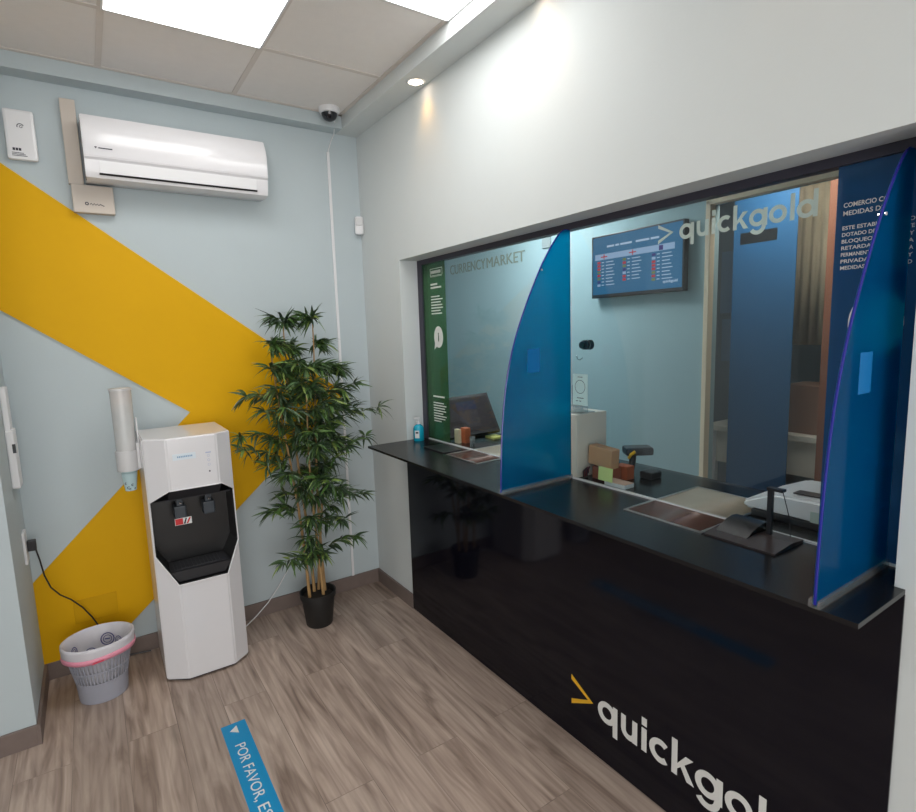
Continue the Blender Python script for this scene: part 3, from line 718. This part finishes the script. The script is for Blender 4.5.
# long side sprays that give the outline its spread
for (sx, sy, z, dx, dy, L, rise) in ((.06, .0, 1.12, .95, -.15, .38, .55), (.08, .02, .95, .9, -.2, .30, .6), (-.12, -.02, 1.0, -.95, -.2, .27, .6), (-.12, -.02, 1.12, -1, 0, .25, .35), (-.1, 0, 1.3, -1, -.2, .22, .5), (-.1, -.02, .72, -.9, -.3, .15, .35), (.06, 0, .70, .9, -.3, .24, .4), (.08, 0, .45, .9, -.3, .16, .45), (-.05, 0, .42, -.8, -.4, .15, .3), (.0, -.04, .85, .2, -1, .2, .4), (0, -.04, .62, .5, -.8, .2, .4), (-.06, -.04, .9, -.5, -.8, .2, .5), (.09, .02, 1.3, .8, -.3, .22, .6)):
    branch(pc+Vector((sx, sy, z)), Vector((dx, dy, 0)), L, rise, 3)
for v in LB.verts:
    v.co.y = min(v.co.y, -.014)
    v.co.x = max(min(v.co.x, -.02), -.94) if v.co.z < 1.25 else min(v.co.x, -.02)
for v in BR.verts: v.co.y = min(v.co.y, -.012); v.co.x = max(v.co.x, -.935)
obj('twigs', BR, mat('twig_green', rgb(88, 92, 56), .6), t)
obj('foliage', LB, M_LEAF, t)

# ------------------------------------------------------------------ floor sticker
t = thing('floor_sticker', (-1.14, -1.4, 0), 'blue floor sticker strip with white writing', 'floor sticker')
b = NB(); box(b, (-1.191, -2.05, 0), (-1.091, -.896, .0012)); obj('strip', b, mat('sticker_blue', rgb(0, 142, 198), .45, var=.02), t)
b = NB(); text(b, 'POR FAVOR,', 'floor', (-1.163, -1.043, .0012), .058, .338, th=.0004)
text(b, 'ESPERE', 'floor', (-1.163, -1.405, .0012), .058, .225, th=.0004)
flat(b, ((1, 0, 0) and (Vector((1, 0, 0)), Vector((0, 1, 0)), Vector((0, 0, 1)))), (0, 0, .0012), [(-1.131, -.918), (-1.163, -.944), (-1.131, -.970)], .0004)
obj('lettering', b, WHITEV, t)

# ------------------------------------------------------------------ counter
b = NB(); box(b, (-.006, B-.022, .0), (-.0004, A, HC-.0125))
cf = tag(obj('service_counter', b, BLACKG), 'glossy black counter front below the countertop, with a wordmark near the floor', 'counter')
b = NB(); quickgold(b, 'right', (-.006, -1.955, .168), .745); obj('wordmark', b, WHITEV, cf)
b = NB(); chevron(b, 'right', (-.006, -1.815, .148), .115, .128, .017); obj('arrow_mark', b, YELV, cf)
b = NB(); prism(b, [(-.25, A), (.53, A), (.53, B+.004), (0, B+.004), (0, B-.021), (-.25, B-.021)], 'z', HC-.012, HC)
tag(obj('countertop', b, CTOP), 'long matt black countertop running under the glass screen', 'countertop')

# ------------------------------------------------------------------ glass screen
t = wf = thing('counter_screen', (GX, (A+B)/2, HC), 'large glass counter screen in a slim dark metal frame', 'glass screen')
b = NB(); box(b, (GX-.012, A-.047, HC), (GX+.028, A, HO), bev=.0015); obj('jamb', b, ALUD, t)
b = NB(); box(b, (GX-.012, B, HC), (GX+.028, B+.028, HO), bev=.0015); obj('jamb', b, ALUD, t)
b = NB(); box(b, (GX-.012, B+.028, HO-.026), (GX+.028, A-.047, HO), bev=.0015); obj('head_rail', b, ALUD, t)
g0, g1, gm = A-.047, B+.028, -1.690
def pane(ya, yb2, label):
    b = NB(); box(b, (GX-.003, yb2, HC+.006), (GX+.003, ya, HO-.026)); o = obj('glass_pane', b, GLASS, wf); o['label'] = label; return o
pl = pane(g0, gm+.002, 'left pane of the counter screen, next to the left film strip')
pr = pane(gm-.002, g1, 'right pane of the counter screen, carrying the frosted wordmark')
b = NB(); box(b, (GX-.006, gm, HC), (GX+.006, g0, HC+.0055)); obj('glass_channel', b, GREYP, wf)
b = NB(); box(b, (GX-.006, g1, HC), (GX+.006, gm, HC+.0055)); obj('glass_channel', b, GREYP, wf)
# films and vinyls (children of the panes they are stuck on)
fx = GX-.0035
fl = NB(); box(fl, (fx-.0006, -.765, HC+.008), (fx, g0-.001, HO-.027)); fl = obj('film_strip', fl, FILM_REFL, pl); fl['label'] = 'translucent film strip with an i symbol, the yellow wall reflection coloured into its green'
b = NB(); o_ = (fx-.0007, -.60, 0)
lines = ['COMERCIO CON', 'MEDIDAS DE SEGURIDAD']
def block(bm, y, z, rows, size, wd_, gap, mi=0):
    for k, s in enumerate(rows): text(bm, s, 'right', (fx-.0007, y, z-k*gap), size, wd_*min(1, len(s)/17), th=.0003, mi=mi, bold=.0002)
def bubble(bm, y, z, s):
    # speech bubble with a cut-out i
    U, V, N = FACE['right']; pts = arc(0, 0, .066*s, -118, 212, 26)
    poly = [(x*.78, yy) for x, yy in pts]
    poly = poly+[(-.053*s, -.078*s)]
    flat(bm, 'right', (fx-.0007, y, z), poly, .0003)
bubble(b, -.680, 1.640, .9)
for k in range(3): rect(b, 'right', (fx-.0007, -.617, 1.97), 0, 0, .12, .002, .0003) if k == 0 else None
rect(b, 'right', (fx-.0007, -.615, 1.975), 0, 0, .125, .0025, .0003); rect(b, 'right', (fx-.0007, -.615, 2.012), 0, 0, .125, .0025, .0003)
rect(b, 'right', (fx-.0007, -.615, 1.975), 0, 0, .0025, .0395, .0003); rect(b, 'right', (fx-.0007, -.7375, 1.975), 0, 0, .0025, .0395, .0003)
rows = ['ESTE', 'ESTABLECIMIENTO', 'DOTADO DE CAJA FUERTE', 'BLOQUEO HORARIO Y', 'APERTURA RETARDADA,', 'SISTEMA DE VIGILANCIA', 'PRIVADA, ALARMAS Y', 'MEDIDAS DE SEGURIDAD']
[rect(b, 'right', (fx-.0007, -.622-.0115*k, 1.987), 0, 0, .0085, .016, .0003) for k in range(9)]
def bars(bm, y, z, widths, gap, h=.006):
    for k, w_ in enumerate(widths): rect(bm, 'right', (fx-.0007, y, z-k*gap), 0, 0, w_, h, .0003)
bars(b, -.615, 1.925, (.07, .11), .018, .009)
bars(b, -.615, 1.86, (.09, .12, .10, .115, .12, .095, .11), .0155)
bars(b, -.600, 1.30, (.12,), .018, .009); bars(b, -.600, 1.265, (.11, .135, .12, .13, .10, .135, .12, .08), .015)
obj('film_lettering', b, WHITEV, pl)
b = NB(); text(b, 'i', 'right', (fx-.0011, -.674, 1.618), .068, .011, th=.0003, bold=.002); obj('bubble_symbol', b, mat('film_reflection_dark_green', rgb(38, 78, 50), .6), pl)  # symbol takes the film's green, reflection tint included
fr = NB(); box(fr, (fx-.0006, g1+.001, HC+.008), (fx, -2.632, HO-.027)); fr = obj('film_strip', fr, FILMB, pr); fr['label'] = 'translucent blue film strip with white security notice'
b = NB()
block(b, -2.648, 1.945, ['COMERCIO CON', 'MEDIDAS DE'], .016, .15, .02)
block(b, -2.648, 1.890, ['ESTE ESTABLECIMIENTO', 'DOTADO DE CAJA FUERTE', 'BLOQUEO HORARIO Y', 'RETARDADA, SISTEMA', 'PERMANENTE DE VIGILANCIA', 'PRIVADA, ALARMAS Y', 'MEDIDAS DE SEGURIDAD'], .013, .15, .0165)
bubble(b, -2.732, 1.655, 1.15)
block(b, -2.668, 1.405, ['EMI'], .022, .14, .02)
for z in (1.375, 1.36, 1.345, 1.33): rect(b, 'right', (fx-.0007, -2.668, z), 0, 0, .06, .005, .0003)
block(b, -2.668, 1.285, ['ME'], .020, .14, .02)
for z in (1.255, 1.24, 1.225): rect(b, 'right', (fx-.0007, -2.668, z), 0, 0, .06, .005, .0003)
obj('film_lettering', b, WHITEV, pr)
b = NB(); quickgold(b, 'right', (fx, -2.178, 1.937), .412, th=.0006); obj('wordmark', b, FROST, pr)
b = NB(); chevron(b, 'right', (fx, -2.098, 1.935), .058, .062, .009, th=.0006); obj('arrow_mark', b, FROST, pr)

# ------------------------------------------------------------------ blue sail panels
def sail(y, label):
    t = thing('sail_screen', (0, y, HC), label, 'privacy screen', 'blue sail-shaped screens on the counter')
    outer = [(.119, 2.046), (.085, 2.044), (.048, 2.012), (0, 1.950), (-.043, 1.883), (-.110, 1.757), (-.168, 1.625), (-.212, 1.473), (-.236, 1.305), (-.246, 1.150), (-.249, 1.053)]
    # smooth the outline
    pts = []
    for i in range(len(outer)-1):
        p0 = outer[max(i-1, 0)]; p1 = outer[i]; p2 = outer[i+1]; p3 = outer[min(i+2, len(outer)-1)]
        for k in range(4):
            f = k/4; pts.append(tuple(.5*((2*p1[j])+(-p0[j]+p2[j])*f+(2*p0[j]-5*p1[j]+4*p2[j]-p3[j])*f*f+(-p0[j]+3*p1[j]-3*p2[j]+p3[j])*f**3) for j in range(2)))
    pts.append(outer[-1]); poly = pts+[(.119, 1.053)]
    b = NB(); prism(b, poly, 'y', y-.004, y+.004)
    obj('panel', b, SAIL, t)
    b = NB(); tube(b, [(x-.0005, y, z) for x, z in pts], .0032, 6); obj('edge', b, SAILE, t)
    b = NB(); box(b, (-.252, y-.012, HC), (.119, y+.012, HC+.003)); box(b, (-.252, y-.012, HC), (.119, y-.006, HC+.018)); box(b, (-.252, y+.006, HC), (.119, y+.012, HC+.018)); obj('base_channel', b, CLEARP, t)
    b = NB(); box(b, (-.112, y-.0052, 1.500), (-.048, y-.0042, 1.592)); obj('sticker', b, mat('sail_sticker', rgb(0, 108, 172), .5), t)
    b = NB(); tube(b, [(-.036, y-.008, 1.89), (-.030, y+.008, 1.89)], .004, 8); obj('screw', b, CHROME, t)
sail(-1.690, 'blue sail-shaped acrylic screen in the middle of the counter')
sail(-2.787, 'blue sail-shaped acrylic screen at the right end of the counter')

# ------------------------------------------------------------------ things on the counter
SANB = mat('sanitizer_gel', rgb(20, 165, 195), .15, var=.03, spec=.6)
t = thing('sanitizer_bottle', (.052, -.535, HC), 'small pump bottle of turquoise hand gel at the left end of the counter', 'bottle')
c = (.052, -.535, HC)
b = NB(); lathe(b, [(.029, 0), (.031, .004), (.031, .070), (.026, .084), (.013, .094), (.012, .100)], c, 28); bo = obj('bottle', b, SANB, t)
b = NB(); lathe(b, [(.013, .097), (.014, .112), (.006, .114), (.005, .128)], c, 20); box(b, (c[0]-.028, c[1]-.006, HC+.127), (c[0]+.009, c[1]+.006, HC+.137), bev=.002); obj('pump', b, WHITEP, t)
b = NB(); U = Vector((.75, -.66, 0)).normalized(); N = Vector((-.66, -.75, 0)).normalized()
rect(b, (U, Vector((0, 0, 1)), N), Vector(c)+N*.0305-U*.016, 0, .018, .026, .062, .001, 0); rect(b, (U, Vector((0, 0, 1)), N), Vector(c)+N*.0312-U*.011, 0, .045, .016, .055, .001, 1); obj('label', b, [PAPER, INK], t)
b = NB(); box(b, (-.035, -.94, HC), (.075, -.735, HC+.006), bev=.0015); tag(obj('counter_mat', b, BLACKP), 'thin black mat on the counter below the left film', 'mat')
# money trays let into the top
def money_tray(ya, yb2, xa_, xb_, label, inner):
    t = thing('money_tray', ((xa_+xb_)/2, (ya+yb2)/2, HC), label, 'money tray', 'money trays under the counter glass')
    b = NB(); w_ = .009
    for q in ((xa_, yb2, xa_+w_, ya), (xb_-w_, yb2, xb_, ya), (xa_, yb2, xb_, yb2+w_), (xa_, ya-w_, xb_, ya)): box(b, (q[0], q[1], HC), (q[2], q[3], HC+.0035), bev=.0006)
    obj('rim', b, STEEL, t)
    for xa2, xb2, dm in ((xa_+w_, GX-.006, inner), (GX+.006, xb_-w_, DISH_REFL)):
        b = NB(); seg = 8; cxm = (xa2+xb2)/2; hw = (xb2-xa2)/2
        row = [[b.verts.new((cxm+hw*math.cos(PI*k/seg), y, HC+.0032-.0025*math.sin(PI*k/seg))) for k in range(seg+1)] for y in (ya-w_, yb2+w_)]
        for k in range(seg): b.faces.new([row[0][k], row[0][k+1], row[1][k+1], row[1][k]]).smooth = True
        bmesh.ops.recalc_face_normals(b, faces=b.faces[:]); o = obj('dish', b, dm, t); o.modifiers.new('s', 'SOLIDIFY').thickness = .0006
DISH_REFL = mat('reflection_beige_dish', rgb(186, 172, 152), .3, metal=.2, var=.08, scale=20)  # cream reflection on the trays' back half, put into the colour
DISH = mat('worn_bronze_dish', rgb(98, 72, 64), .22, metal=.35, var=.2, scale=20)
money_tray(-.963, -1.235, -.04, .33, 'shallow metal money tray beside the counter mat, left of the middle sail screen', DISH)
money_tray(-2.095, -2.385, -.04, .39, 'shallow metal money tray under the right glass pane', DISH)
# dark plate with post (card reader stand)
t = thing('card_stand', (.06, -2.495, HC), 'dark plate with a thin black post on the counter by the right sail screen', 'stand')
b = NB(); prism(b, [(-.040, HC), (-.040, HC+.005), (.05, HC+.013), (.118, HC+.008), (.118, HC)], 'y', -2.598, -2.392); obj('plate', b, mat('brown_black_plate', rgb(52, 44, 44), .35), t)
b = NB(); prism(b, [(.0, HC+.008), (.03, HC+.022), (.06, HC+.032), (.09, HC+.036), (.114, HC+.034), (.112, HC+.008)], 'y', -2.50, -2.405, smooth=True); obj('hump', b, CTOP, t)
b = NB(); box(b, (.072, -2.530, HC+.012), (.084, -2.516, HC+.150), bev=.001); box(b, (.066, -2.56, HC+.144), (.088, -2.516, HC+.152), bev=.001); obj('post', b, BLACKP, t)
b = NB(); tube(b, [(.078, -2.555, HC+.146), (.09, -2.562, HC+.10), (.095, -2.57, HC+.06), (.09, -2.575, HC+.015)], .0014, 6); obj('wire', b, BLACKP, t)
# white receipt printer behind
t = thing('counter_printer', (.33, -2.55, HC), 'white low counter printer behind the glass at the right', 'printer')
b = NB(); prism(b, [(-2.36, HC+.018), (-2.35, HC+.04), (-2.44, HC+.082), (-2.78, HC+.094), (-2.80, HC+.018)], 'x', .24, .50, smooth=False); bmesh.ops.bevel(b, geom=b.edges[:], offset=.008, segments=3, affect='EDGES'); obj('housing', b, WHITEP, t)
b = NB(); box(b, (.235, -2.79, HC), (.49, -2.385, HC+.022), bev=.004); obj('base', b, BLACKP, t)
b = NB(); prism(b, [(-2.49, HC+.0862), (-2.49, HC+.0892), (-2.77, HC+.0975), (-2.77, HC+.0935)], 'x', .28, .325); obj('paper_slot', b, BLACKP, t)
b = NB(); box(b, (.2385, -2.66, HC+.012), (.2415, -2.56, HC+.055)); obj('front_label', b, mat('pale_green_paper', rgb(190, 205, 196), .8), t)
# tall white unit with card on top
t = thing('white_cabinet', (.222, -1.60, HC), 'white box-shaped unit standing behind the glass next to the middle sail screen', 'cabinet')
b = NB(); box(b, (.137, -1.71, HC), (.315, -1.36, HC+.265), bev=.003); obj('housing', b, mat('warm_white_case', rgb(216, 212, 200), .45), t)
b = NB(); box(b, (.315, -1.66, HC+.11), (.322, -1.40, HC+.225), bev=.003); obj('side_pad', b, BLACKP, t)
t = thing('card_holder', (.2, -1.68, HC+.265), 'white card with a printed circle in a clear stand on top of the white unit', 'card holder')
b = NB(); box(b, (.165, -1.705, HC+.265), (.25, -1.615, HC+.270), bev=.001); box(b, (.206, -1.705, HC+.27), (.208, -1.615, HC+.38)); box(b, (.175, -1.70, HC+.27), (.185, -1.62, HC+.30), bev=.003); obj('stand', b, CLEARP, t)
b = NB(); box(b, (.2035, -1.706, HC+.295), (.2055, -1.622, HC+.428)); cdo = obj('card', b, mat('ice_card', rgb(206, 230, 230), .6), t)
b = NB(); ribbon(b, 'right', (.2035, -1.664, HC+.374), arc(0, 0, .028, 0, 360, 28), .002, .0005)
rect(b, 'right', (.2035, -1.646, HC+.325), 0, 0, .038, .003, .0005); rect(b, 'right', (.2035, -1.640, HC+.312), 0, 0, .012, .003, .0005); rect(b, 'right', (.2035, -1.658, HC+.312), 0, 0, .012, .003, .0005); rect(b, 'right', (.2035, -1.65, HC+.414), 0, 0, .028, .0025, .0005)
obj('card_print', b, INK, cdo)
b = NB(); Mx = Matrix.Rotation(PI/2, 3, 'Y')
lathe(b, [(.001, -.0), (.014, 0), (.014, .012), (.019, .013), (.019, .026), (.015, .027), (.015, .034), (.020, .035), (.020, .052), (.001, .052)], (GX+.0035, -1.742, 1.597), 24, M=Mx, cap0=False, cap1=False)
t = thing('webcam', (GX+.01, -1.742, 1.597), 'small round black camera fixed to the glass above the white card', 'camera')
obj('barrel', b, BLACKP, t)
b = NB(); tube(b, [(GX+.004, -1.715, 1.555), (GX+.01, -1.715, 1.54), (GX+.02, -1.72, 1.537), (GX+.026, -1.728, 1.546)], .003, 8); obj('hook', b, CLEARP, t)
b = NB(); lathe(b, [(.0195, .0262), (.0205, .030), (.0195, .034)], (GX+.0035, -1.742, 1.597), 24, M=Mx, close=True); obj('ring', b, CHROME, t)
# cardboard boxes, notes, scanner, stapler
b = NB(); box(b, (.19, -1.845, HC), (.25, -1.745, HC+.052), bev=.001); t_low = tag(obj('card_box', b, CARDD), 'lower terracotta-coloured card box, under the tilted brown box', 'box', 'small boxes by the white unit')
b = NB(); box(b, (.185, -1.848, HC+.056), (.235, -1.728, HC+.135), bev=.003, rot=Matrix.Rotation(R(4), 3, 'X')); tag(obj('card_box', b, CARD), 'tilted light brown card box on top, beside the white unit', 'box', 'small boxes by the white unit')
b = NB(); box(b, (.26, -1.865, HC), (.305, -1.80, HC+.055), bev=.001); tag(obj('pen_holder', b, mat('orange_card', rgb(172, 92, 58), .7)), 'small square orange-brown holder behind the green note', 'holder')
t = thing('note_pad', (.17, -1.88, HC), 'thick white note pad lying beside the bottom of the right glass pane', 'note pad')
b = NB(); box(b, (.150, -1.945, HC), (.205, -1.845, HC+.016), bev=.0008); obj('sheets', b, PAPER, t)
b = NB(); box(b, (.150, -1.945, HC+.016), (.205, -1.845, HC+.0175)); obj('top_sheet', b, mat('salmon_paper', rgb(214, 180, 160), .8), t)
b = NB(); box(b, (.141, -1.893, HC+.018), (.1425, -1.822, HC+.072), rot=Matrix.Rotation(R(4), 3, 'Y')); tag(obj('sticky_note', b, GNOTE), 'pale green sticky note standing on the white note pad', 'note')
t = thing('barcode_scanner', (.40, -1.80, HC), 'black hand scanner with a yellow trigger band behind the boxes', 'scanner')
b = NB(); tube(b, [(.36, -1.80, HC+.012), (.375, -1.80, HC+.05), (.39, -1.79, HC+.085)], [.017, .014, .016], 12); obj('handle', b, BLACKP, t)
b = NB(); box(b, (.345, -1.845, HC+.078), (.46, -1.765, HC+.112), bev=.010, rot=Matrix.Rotation(R(-35), 3, 'Z')); obj('head', b, BLACKP, t)
b = NB(); tube(b, [(.352, -1.80, HC+.068), (.345, -1.815, HC+.085), (.355, -1.83, HC+.10)], .0065, 8); obj('yellow_band', b, mat('yellow_plastic', rgb(235, 190, 30), .4), t)
b = NB(); box(b, (.33, -1.93, HC), (.40, -1.87, HC+.03), bev=.008); tag(obj('stapler', b, BLACKP), 'small black stapler on the counter behind the note pad', 'stapler')
b = NB()
for k in range(5): tube(b, [(.162+.006*k, -1.722, HC+.004), (.155+.008*k, -1.728+.003*k, HC+.03), (.165+.005*k, -1.735, HC+.045), (.175, -1.738, HC+.02+.004*k)], .0028, 6, mi=k % 2)
tag(obj('cable_bundle', b, [BLACKP, mat('dark_red_cable', rgb(110, 30, 40), .5)]), 'tangle of dark cables at the foot of the white unit', 'cables')
# left working place: tilted monitor, small boxes, notes
t = thing('monitor', (.42, -.72, HC), 'dark touch monitor leaning back behind the left glass pane', 'monitor')
BL, BRp, TR = Vector((.215, -.725, 1.072)), Vector((.446, -.800, 1.090)), Vector((.50, -.605, 1.292))
ex = (BRp-BL); ey = (TR-BRp); ex_n = ex.normalized(); ey = ey-ex_n*ey.dot(ex_n)*0; nz_ = ex.cross(ey).normalized()
def quad_slab(bm, u0, u1, v0, v1, d0, d1, mi=0):
    P_ = lambda u, v, d: BL+ex*u+ey*v+nz_*d
    vs = [bm.verts.new(P_(u, v, d)) for d in (d0, d1) for u, v in ((u0, v0), (u1, v0), (u1, v1), (u0, v1))]
    fs = [bm.faces.new([vs[i] for i in q]) for q in ((3, 2, 1, 0), (4, 5, 6, 7), (0, 1, 5, 4), (1, 2, 6, 5), (2, 3, 7, 6), (3, 0, 4, 7))]
    for f in fs: f.material_index = mi
    bmesh.ops.recalc_face_normals(bm, faces=fs)
b = NB(); quad_slab(b, -.30, 1, 0, 1, -.02, 0); obj('casing', b, BLACKP, t)
b = NB(); quad_slab(b, -.25, .95, .07, .93, 0, .001, 0); quad_slab(b, .12, .62, .62, .84, .001, .0015, 1); quad_slab(b, .14, .60, .18, .60, .001, .0015, 2); obj('screen', b, [screen_mat('screen_dark', rgb(66, 54, 58), .35), screen_mat('screen_blue', rgb(40, 50, 90), .5), screen_mat('screen_grey', rgb(84, 76, 80), .4)], t)
b = NB(); mid = BL+ex*.45+ey*.3-nz_*.02; tube(b, [mid, mid-nz_*.03+Vector((0, .02, -.02)), (mid.x+.03, mid.y+.05, HC+.01)], .014, 10); box(b, (mid.x-.06, mid.y-.02, HC), (mid.x+.10, mid.y+.12, HC+.012), bev=.003); obj('stand', b, BLACKP, t)
b = NB(); box(b, (.20, -.80, HC), (.235, -.755, HC+.085), bev=.001); tag(obj('card_box', b, mat('orange_box_card', rgb(190, 104, 66), .7)), 'small upright orange box behind the left glass, beside the monitor', 'box')
b = NB(); box(b, (.170, -.775, HC), (.19, -.735, HC+.078), bev=.001); tag(obj('leaflet_stack', b, mat('cream_paper', rgb(228, 214, 180), .8)), 'small cream leaflet stack standing next to the orange box', 'leaflets')
b = NB(); box(b, (.385, -.822, HC), (.455, -.735, HC+.012), bev=.0006); tag(obj('note_block', b, YNOTE), 'yellow note block lying in front of the monitor', 'note block')
b = NB(); lathe(b, [(.014, 0), (.017, .045), (.015, .045), (.012, .004), (.001, .004), (.001, 0)], (.215, -.845, HC), 20, close=True); tag(obj('small_cup', b, CLEARP), 'tiny clear cup standing below the left monitor', 'cup')

# ------------------------------------------------------------------ inner room
tvx = IX-.055
t = thing('television', (IX, -1.03, 1.83), 'wall television showing a blue exchange rate table behind the glass', 'television')
ty0, ty1, tz0, tz1 = -.632, -1.333, 1.860, 2.265
b = NB(); box(b, (tvx, ty1, tz0), (IX-.012, ty0, tz1), bev=.004); box(b, (IX-.012, -1.1, 1.98), (IX, -.85, 2.15)); obj('casing', b, BLACKP, t)
b = NB(); sw, sh = .677, .372; so = (tvx-.0002, ty0-.012, tz0+.022)
rect(b, 'right', so, 0, 0, sw, sh, .0012); sc_ = obj('screen', b, screen_mat('tv_blue', rgb(44, 108, 150), 1.0), t)
b = NB(); so2 = (tvx-.0016, ty0-.012, tz0+.022)
rect(b, 'right', so2, .02, .225, sw-.05, .262, .0006, 0)
[rect(b, 'right', (so2[0], so2[1]-.12-.0+0, so2[2]+.30), u_, 0, u_+w_, .012, .0006, 1) for u_, w_ in ((0, .06), (.07, .03), (.11, .09), (.23, .10), (.34, .06))]
for c_i, (u, n_) in enumerate(((.04, 8), (.25, 7), (.47, 8))):
    for k in range(n_):
        v = .20-k*.021; mi = (2, 3, 4, 2, 2, 0, 2, 3)[(k*3+c_i) % 8]
        rect(b, 'right', so2, u, v, u+.026, v+.015, .0006, mi)
        rect(b, 'right', so2, u+.036, v+.005, u+.056, v+.010, .0006, 1); rect(b, 'right', so2, u+.072, v+.005, u+.135+.01*math.sin(k*2.1), v+.010, .0006, 1)
for u in (.07, .30):
    rect(b, 'right', (so2[0]-.0006, so2[1], so2[2]), u, .226, u+.055, .260, .0006, 0)
    rect(b, 'right', (so2[0]-.0012, so2[1], so2[2]), u, .2395, u+.055, .2465, .0006, 2); rect(b, 'right', (so2[0]-.0012, so2[1], so2[2]), u+.024, .226, u+.031, .260, .0006, 2)
rect(b, 'right', (so2[0]-.0006, so2[1], so2[2]), .52, .228, .548, .256, .0006, 4)
text(b, 'quickgold', 'right', (so2[0], so2[1]-.55, so2[2]+.035), .022, .10, th=.0006, mi=1, bold=.0006)
obj('screen_table', b, [screen_mat('tv_pale', rgb(150, 180, 214), 1.0), screen_mat('tv_text', rgb(170, 195, 220), 1.1), screen_mat('tv_red', rgb(200, 60, 70), .8), screen_mat('tv_green', rgb(130, 150, 90), .7), screen_mat('tv_purple', rgb(70, 60, 140), .7)], sc_)
b = NB(); text(b, 'CURRENCY', 'right', (IX-.001, 1.20, 2.205), .125, .56, th=.004); text(b, 'MARKET', 'right', (IX-.001, .62, 2.205), .125, .50, th=.0045)
tag(obj('wall_lettering', b, mat('khaki_letters', rgb(132, 142, 128), .6)), 'faint khaki CURRENCY MARKET lettering on the inner wall', 'sign')
b = NB(); box(b, (IX-.012, -.18, 2.27), (IX, -.09, 2.38), bev=.003); tag(obj('wall_switch', b, mat('grey_switch_plastic', rgb(150, 162, 164), .6)), 'small white switch plate on the inner wall above the middle sail screen', 'switch')
# added, unseen ceiling light to brighten the inner office
t = thing('added_office_light', (.85, -.3, 2.7), 'added square ceiling light brightening the inner office, out of sight above the glass', 'ceiling light')
b = NB(); box(b, (.55, -.6, 2.685), (1.15, 0, 2.6995)); obj('diffuser', b, lamp_mat('added_office_panel', (.92, .98, 1), 27), t)
b = NB()
for q in ((.53, -.62, 1.17, -.6), (.53, 0, 1.17, .02), (.53, -.6, .55, 0), (1.15, -.6, 1.17, 0)): box(b, (q[0], q[1], 2.68), (q[2], q[3], 2.7))
obj('frame', b, WHITEP, t)
t = thing('added_office_light', (1.82, -1.6, 2.7), 'added unseen ceiling light brightening the back room beyond the doorway', 'ceiling light')  # added, unseen light to brighten the banner and the room around it
b = NB(); box(b, (1.62, -1.9, 2.685), (2.02, -1.3, 2.6995)); obj('diffuser', b, lamp_mat('added_back_room_panel', (1, .95, .86), 24.0), t)
# back room seen through the doorway
t = thing('roll_up_banner', (2.2, -1.37, 0), 'tall dark blue roll-up banner standing in the room beyond the doorway', 'banner')
b = NB(); box(b, (2.198, -1.565, .06), (2.202, -1.16, 2.56)); obj('sheet', b, mat('banner_blue', rgb(34, 92, 138), .6, var=.08, scale=2), t)
b = NB(); box(b, (2.14, -1.57, 0), (2.26, -1.155, .06), bev=.01); box(b, (2.19, -1.57, 2.555), (2.21, -1.155, 2.575)); obj('stand', b, STEEL, t)
b = NB(); rect(b, 'right', (2.1985, -1.205, 2.18), 0, 0, .24, .075, .001); obj('dark_plate', b, BLACKP, t)
b = NB(); box(b, (2.40, -2.35, .86), (2.95, -.85, .90), bev=.004); t = tag(obj('white_table', b, mat('cream_worktop', rgb(226, 220, 208), .5)), 'cream worktop in the back room behind the banner', 'table')
b = NB(); box(b, (2.43, -2.33, .62), (2.46, -.87, .86)); obj('apron', b, mat('cream_worktop', None), t)
for x, y in ((2.44, -2.3), (2.44, -.92), (2.9, -2.3), (2.9, -.92)):
    b = NB(); box(b, (x-.02, y-.02, 0), (x+.02, y+.02, .86)); obj('leg', b, GREYP, t)
for i, (y, s, lab) in enumerate(((-1.50, .33, 'cardboard box on the back room worktop, right of the banner'), (-1.77, .26, 'second cardboard box on the back room worktop, farther right'))):
    b = NB(); box(b, (2.5, y-.12, .90), (2.8, y+.12, .90+s), bev=.003); tag(obj('cardboard_box', b, CARD if i else mat('kraft_card', rgb(140, 104, 84), .8)), lab, 'box', 'cardboard boxes on the back room worktop')
b = NB()
n = 28; A_ = [(-1.255-.37*i/n, .012*math.sin(i*1.4)) for i in range(n+1)]
row = [[b.verts.new((2.62+dx, y, z)) for y, dx in A_] for z in (1.50, 2.6995)]
for i in range(n): b.faces.new([row[0][i], row[0][i+1], row[1][i+1], row[1][i]]).smooth = True
o = obj('curtain', b, mat('cream_cloth', rgb(205, 190, 165), .9, var=.1)); o.modifiers.new('s', 'SOLIDIFY').thickness = .004
tag(o, 'cream curtain hanging in the back room, right of the banner', 'curtain')
b = NB(); box(b, (2.96, -.86, 1.75), (3.0, -.62, 2.25)); box(b, (2.96, -.84, 1.35), (3.0, -.64, 1.7)); tag(obj('notice_sheet', b, mat('grey_blue_paper', rgb(120, 140, 165), .8)), 'pale notice sheets on the back room wall, left of the banner', 'notice')
b = NB(); box(b, (2.28, -1.765, 0), (2.34, -1.70, 2.7)); tag(obj('wooden_post', b, mat('orange_wood', rgb(140, 88, 64), .6)), 'orange wooden post in the back room right of the curtain', 'post')
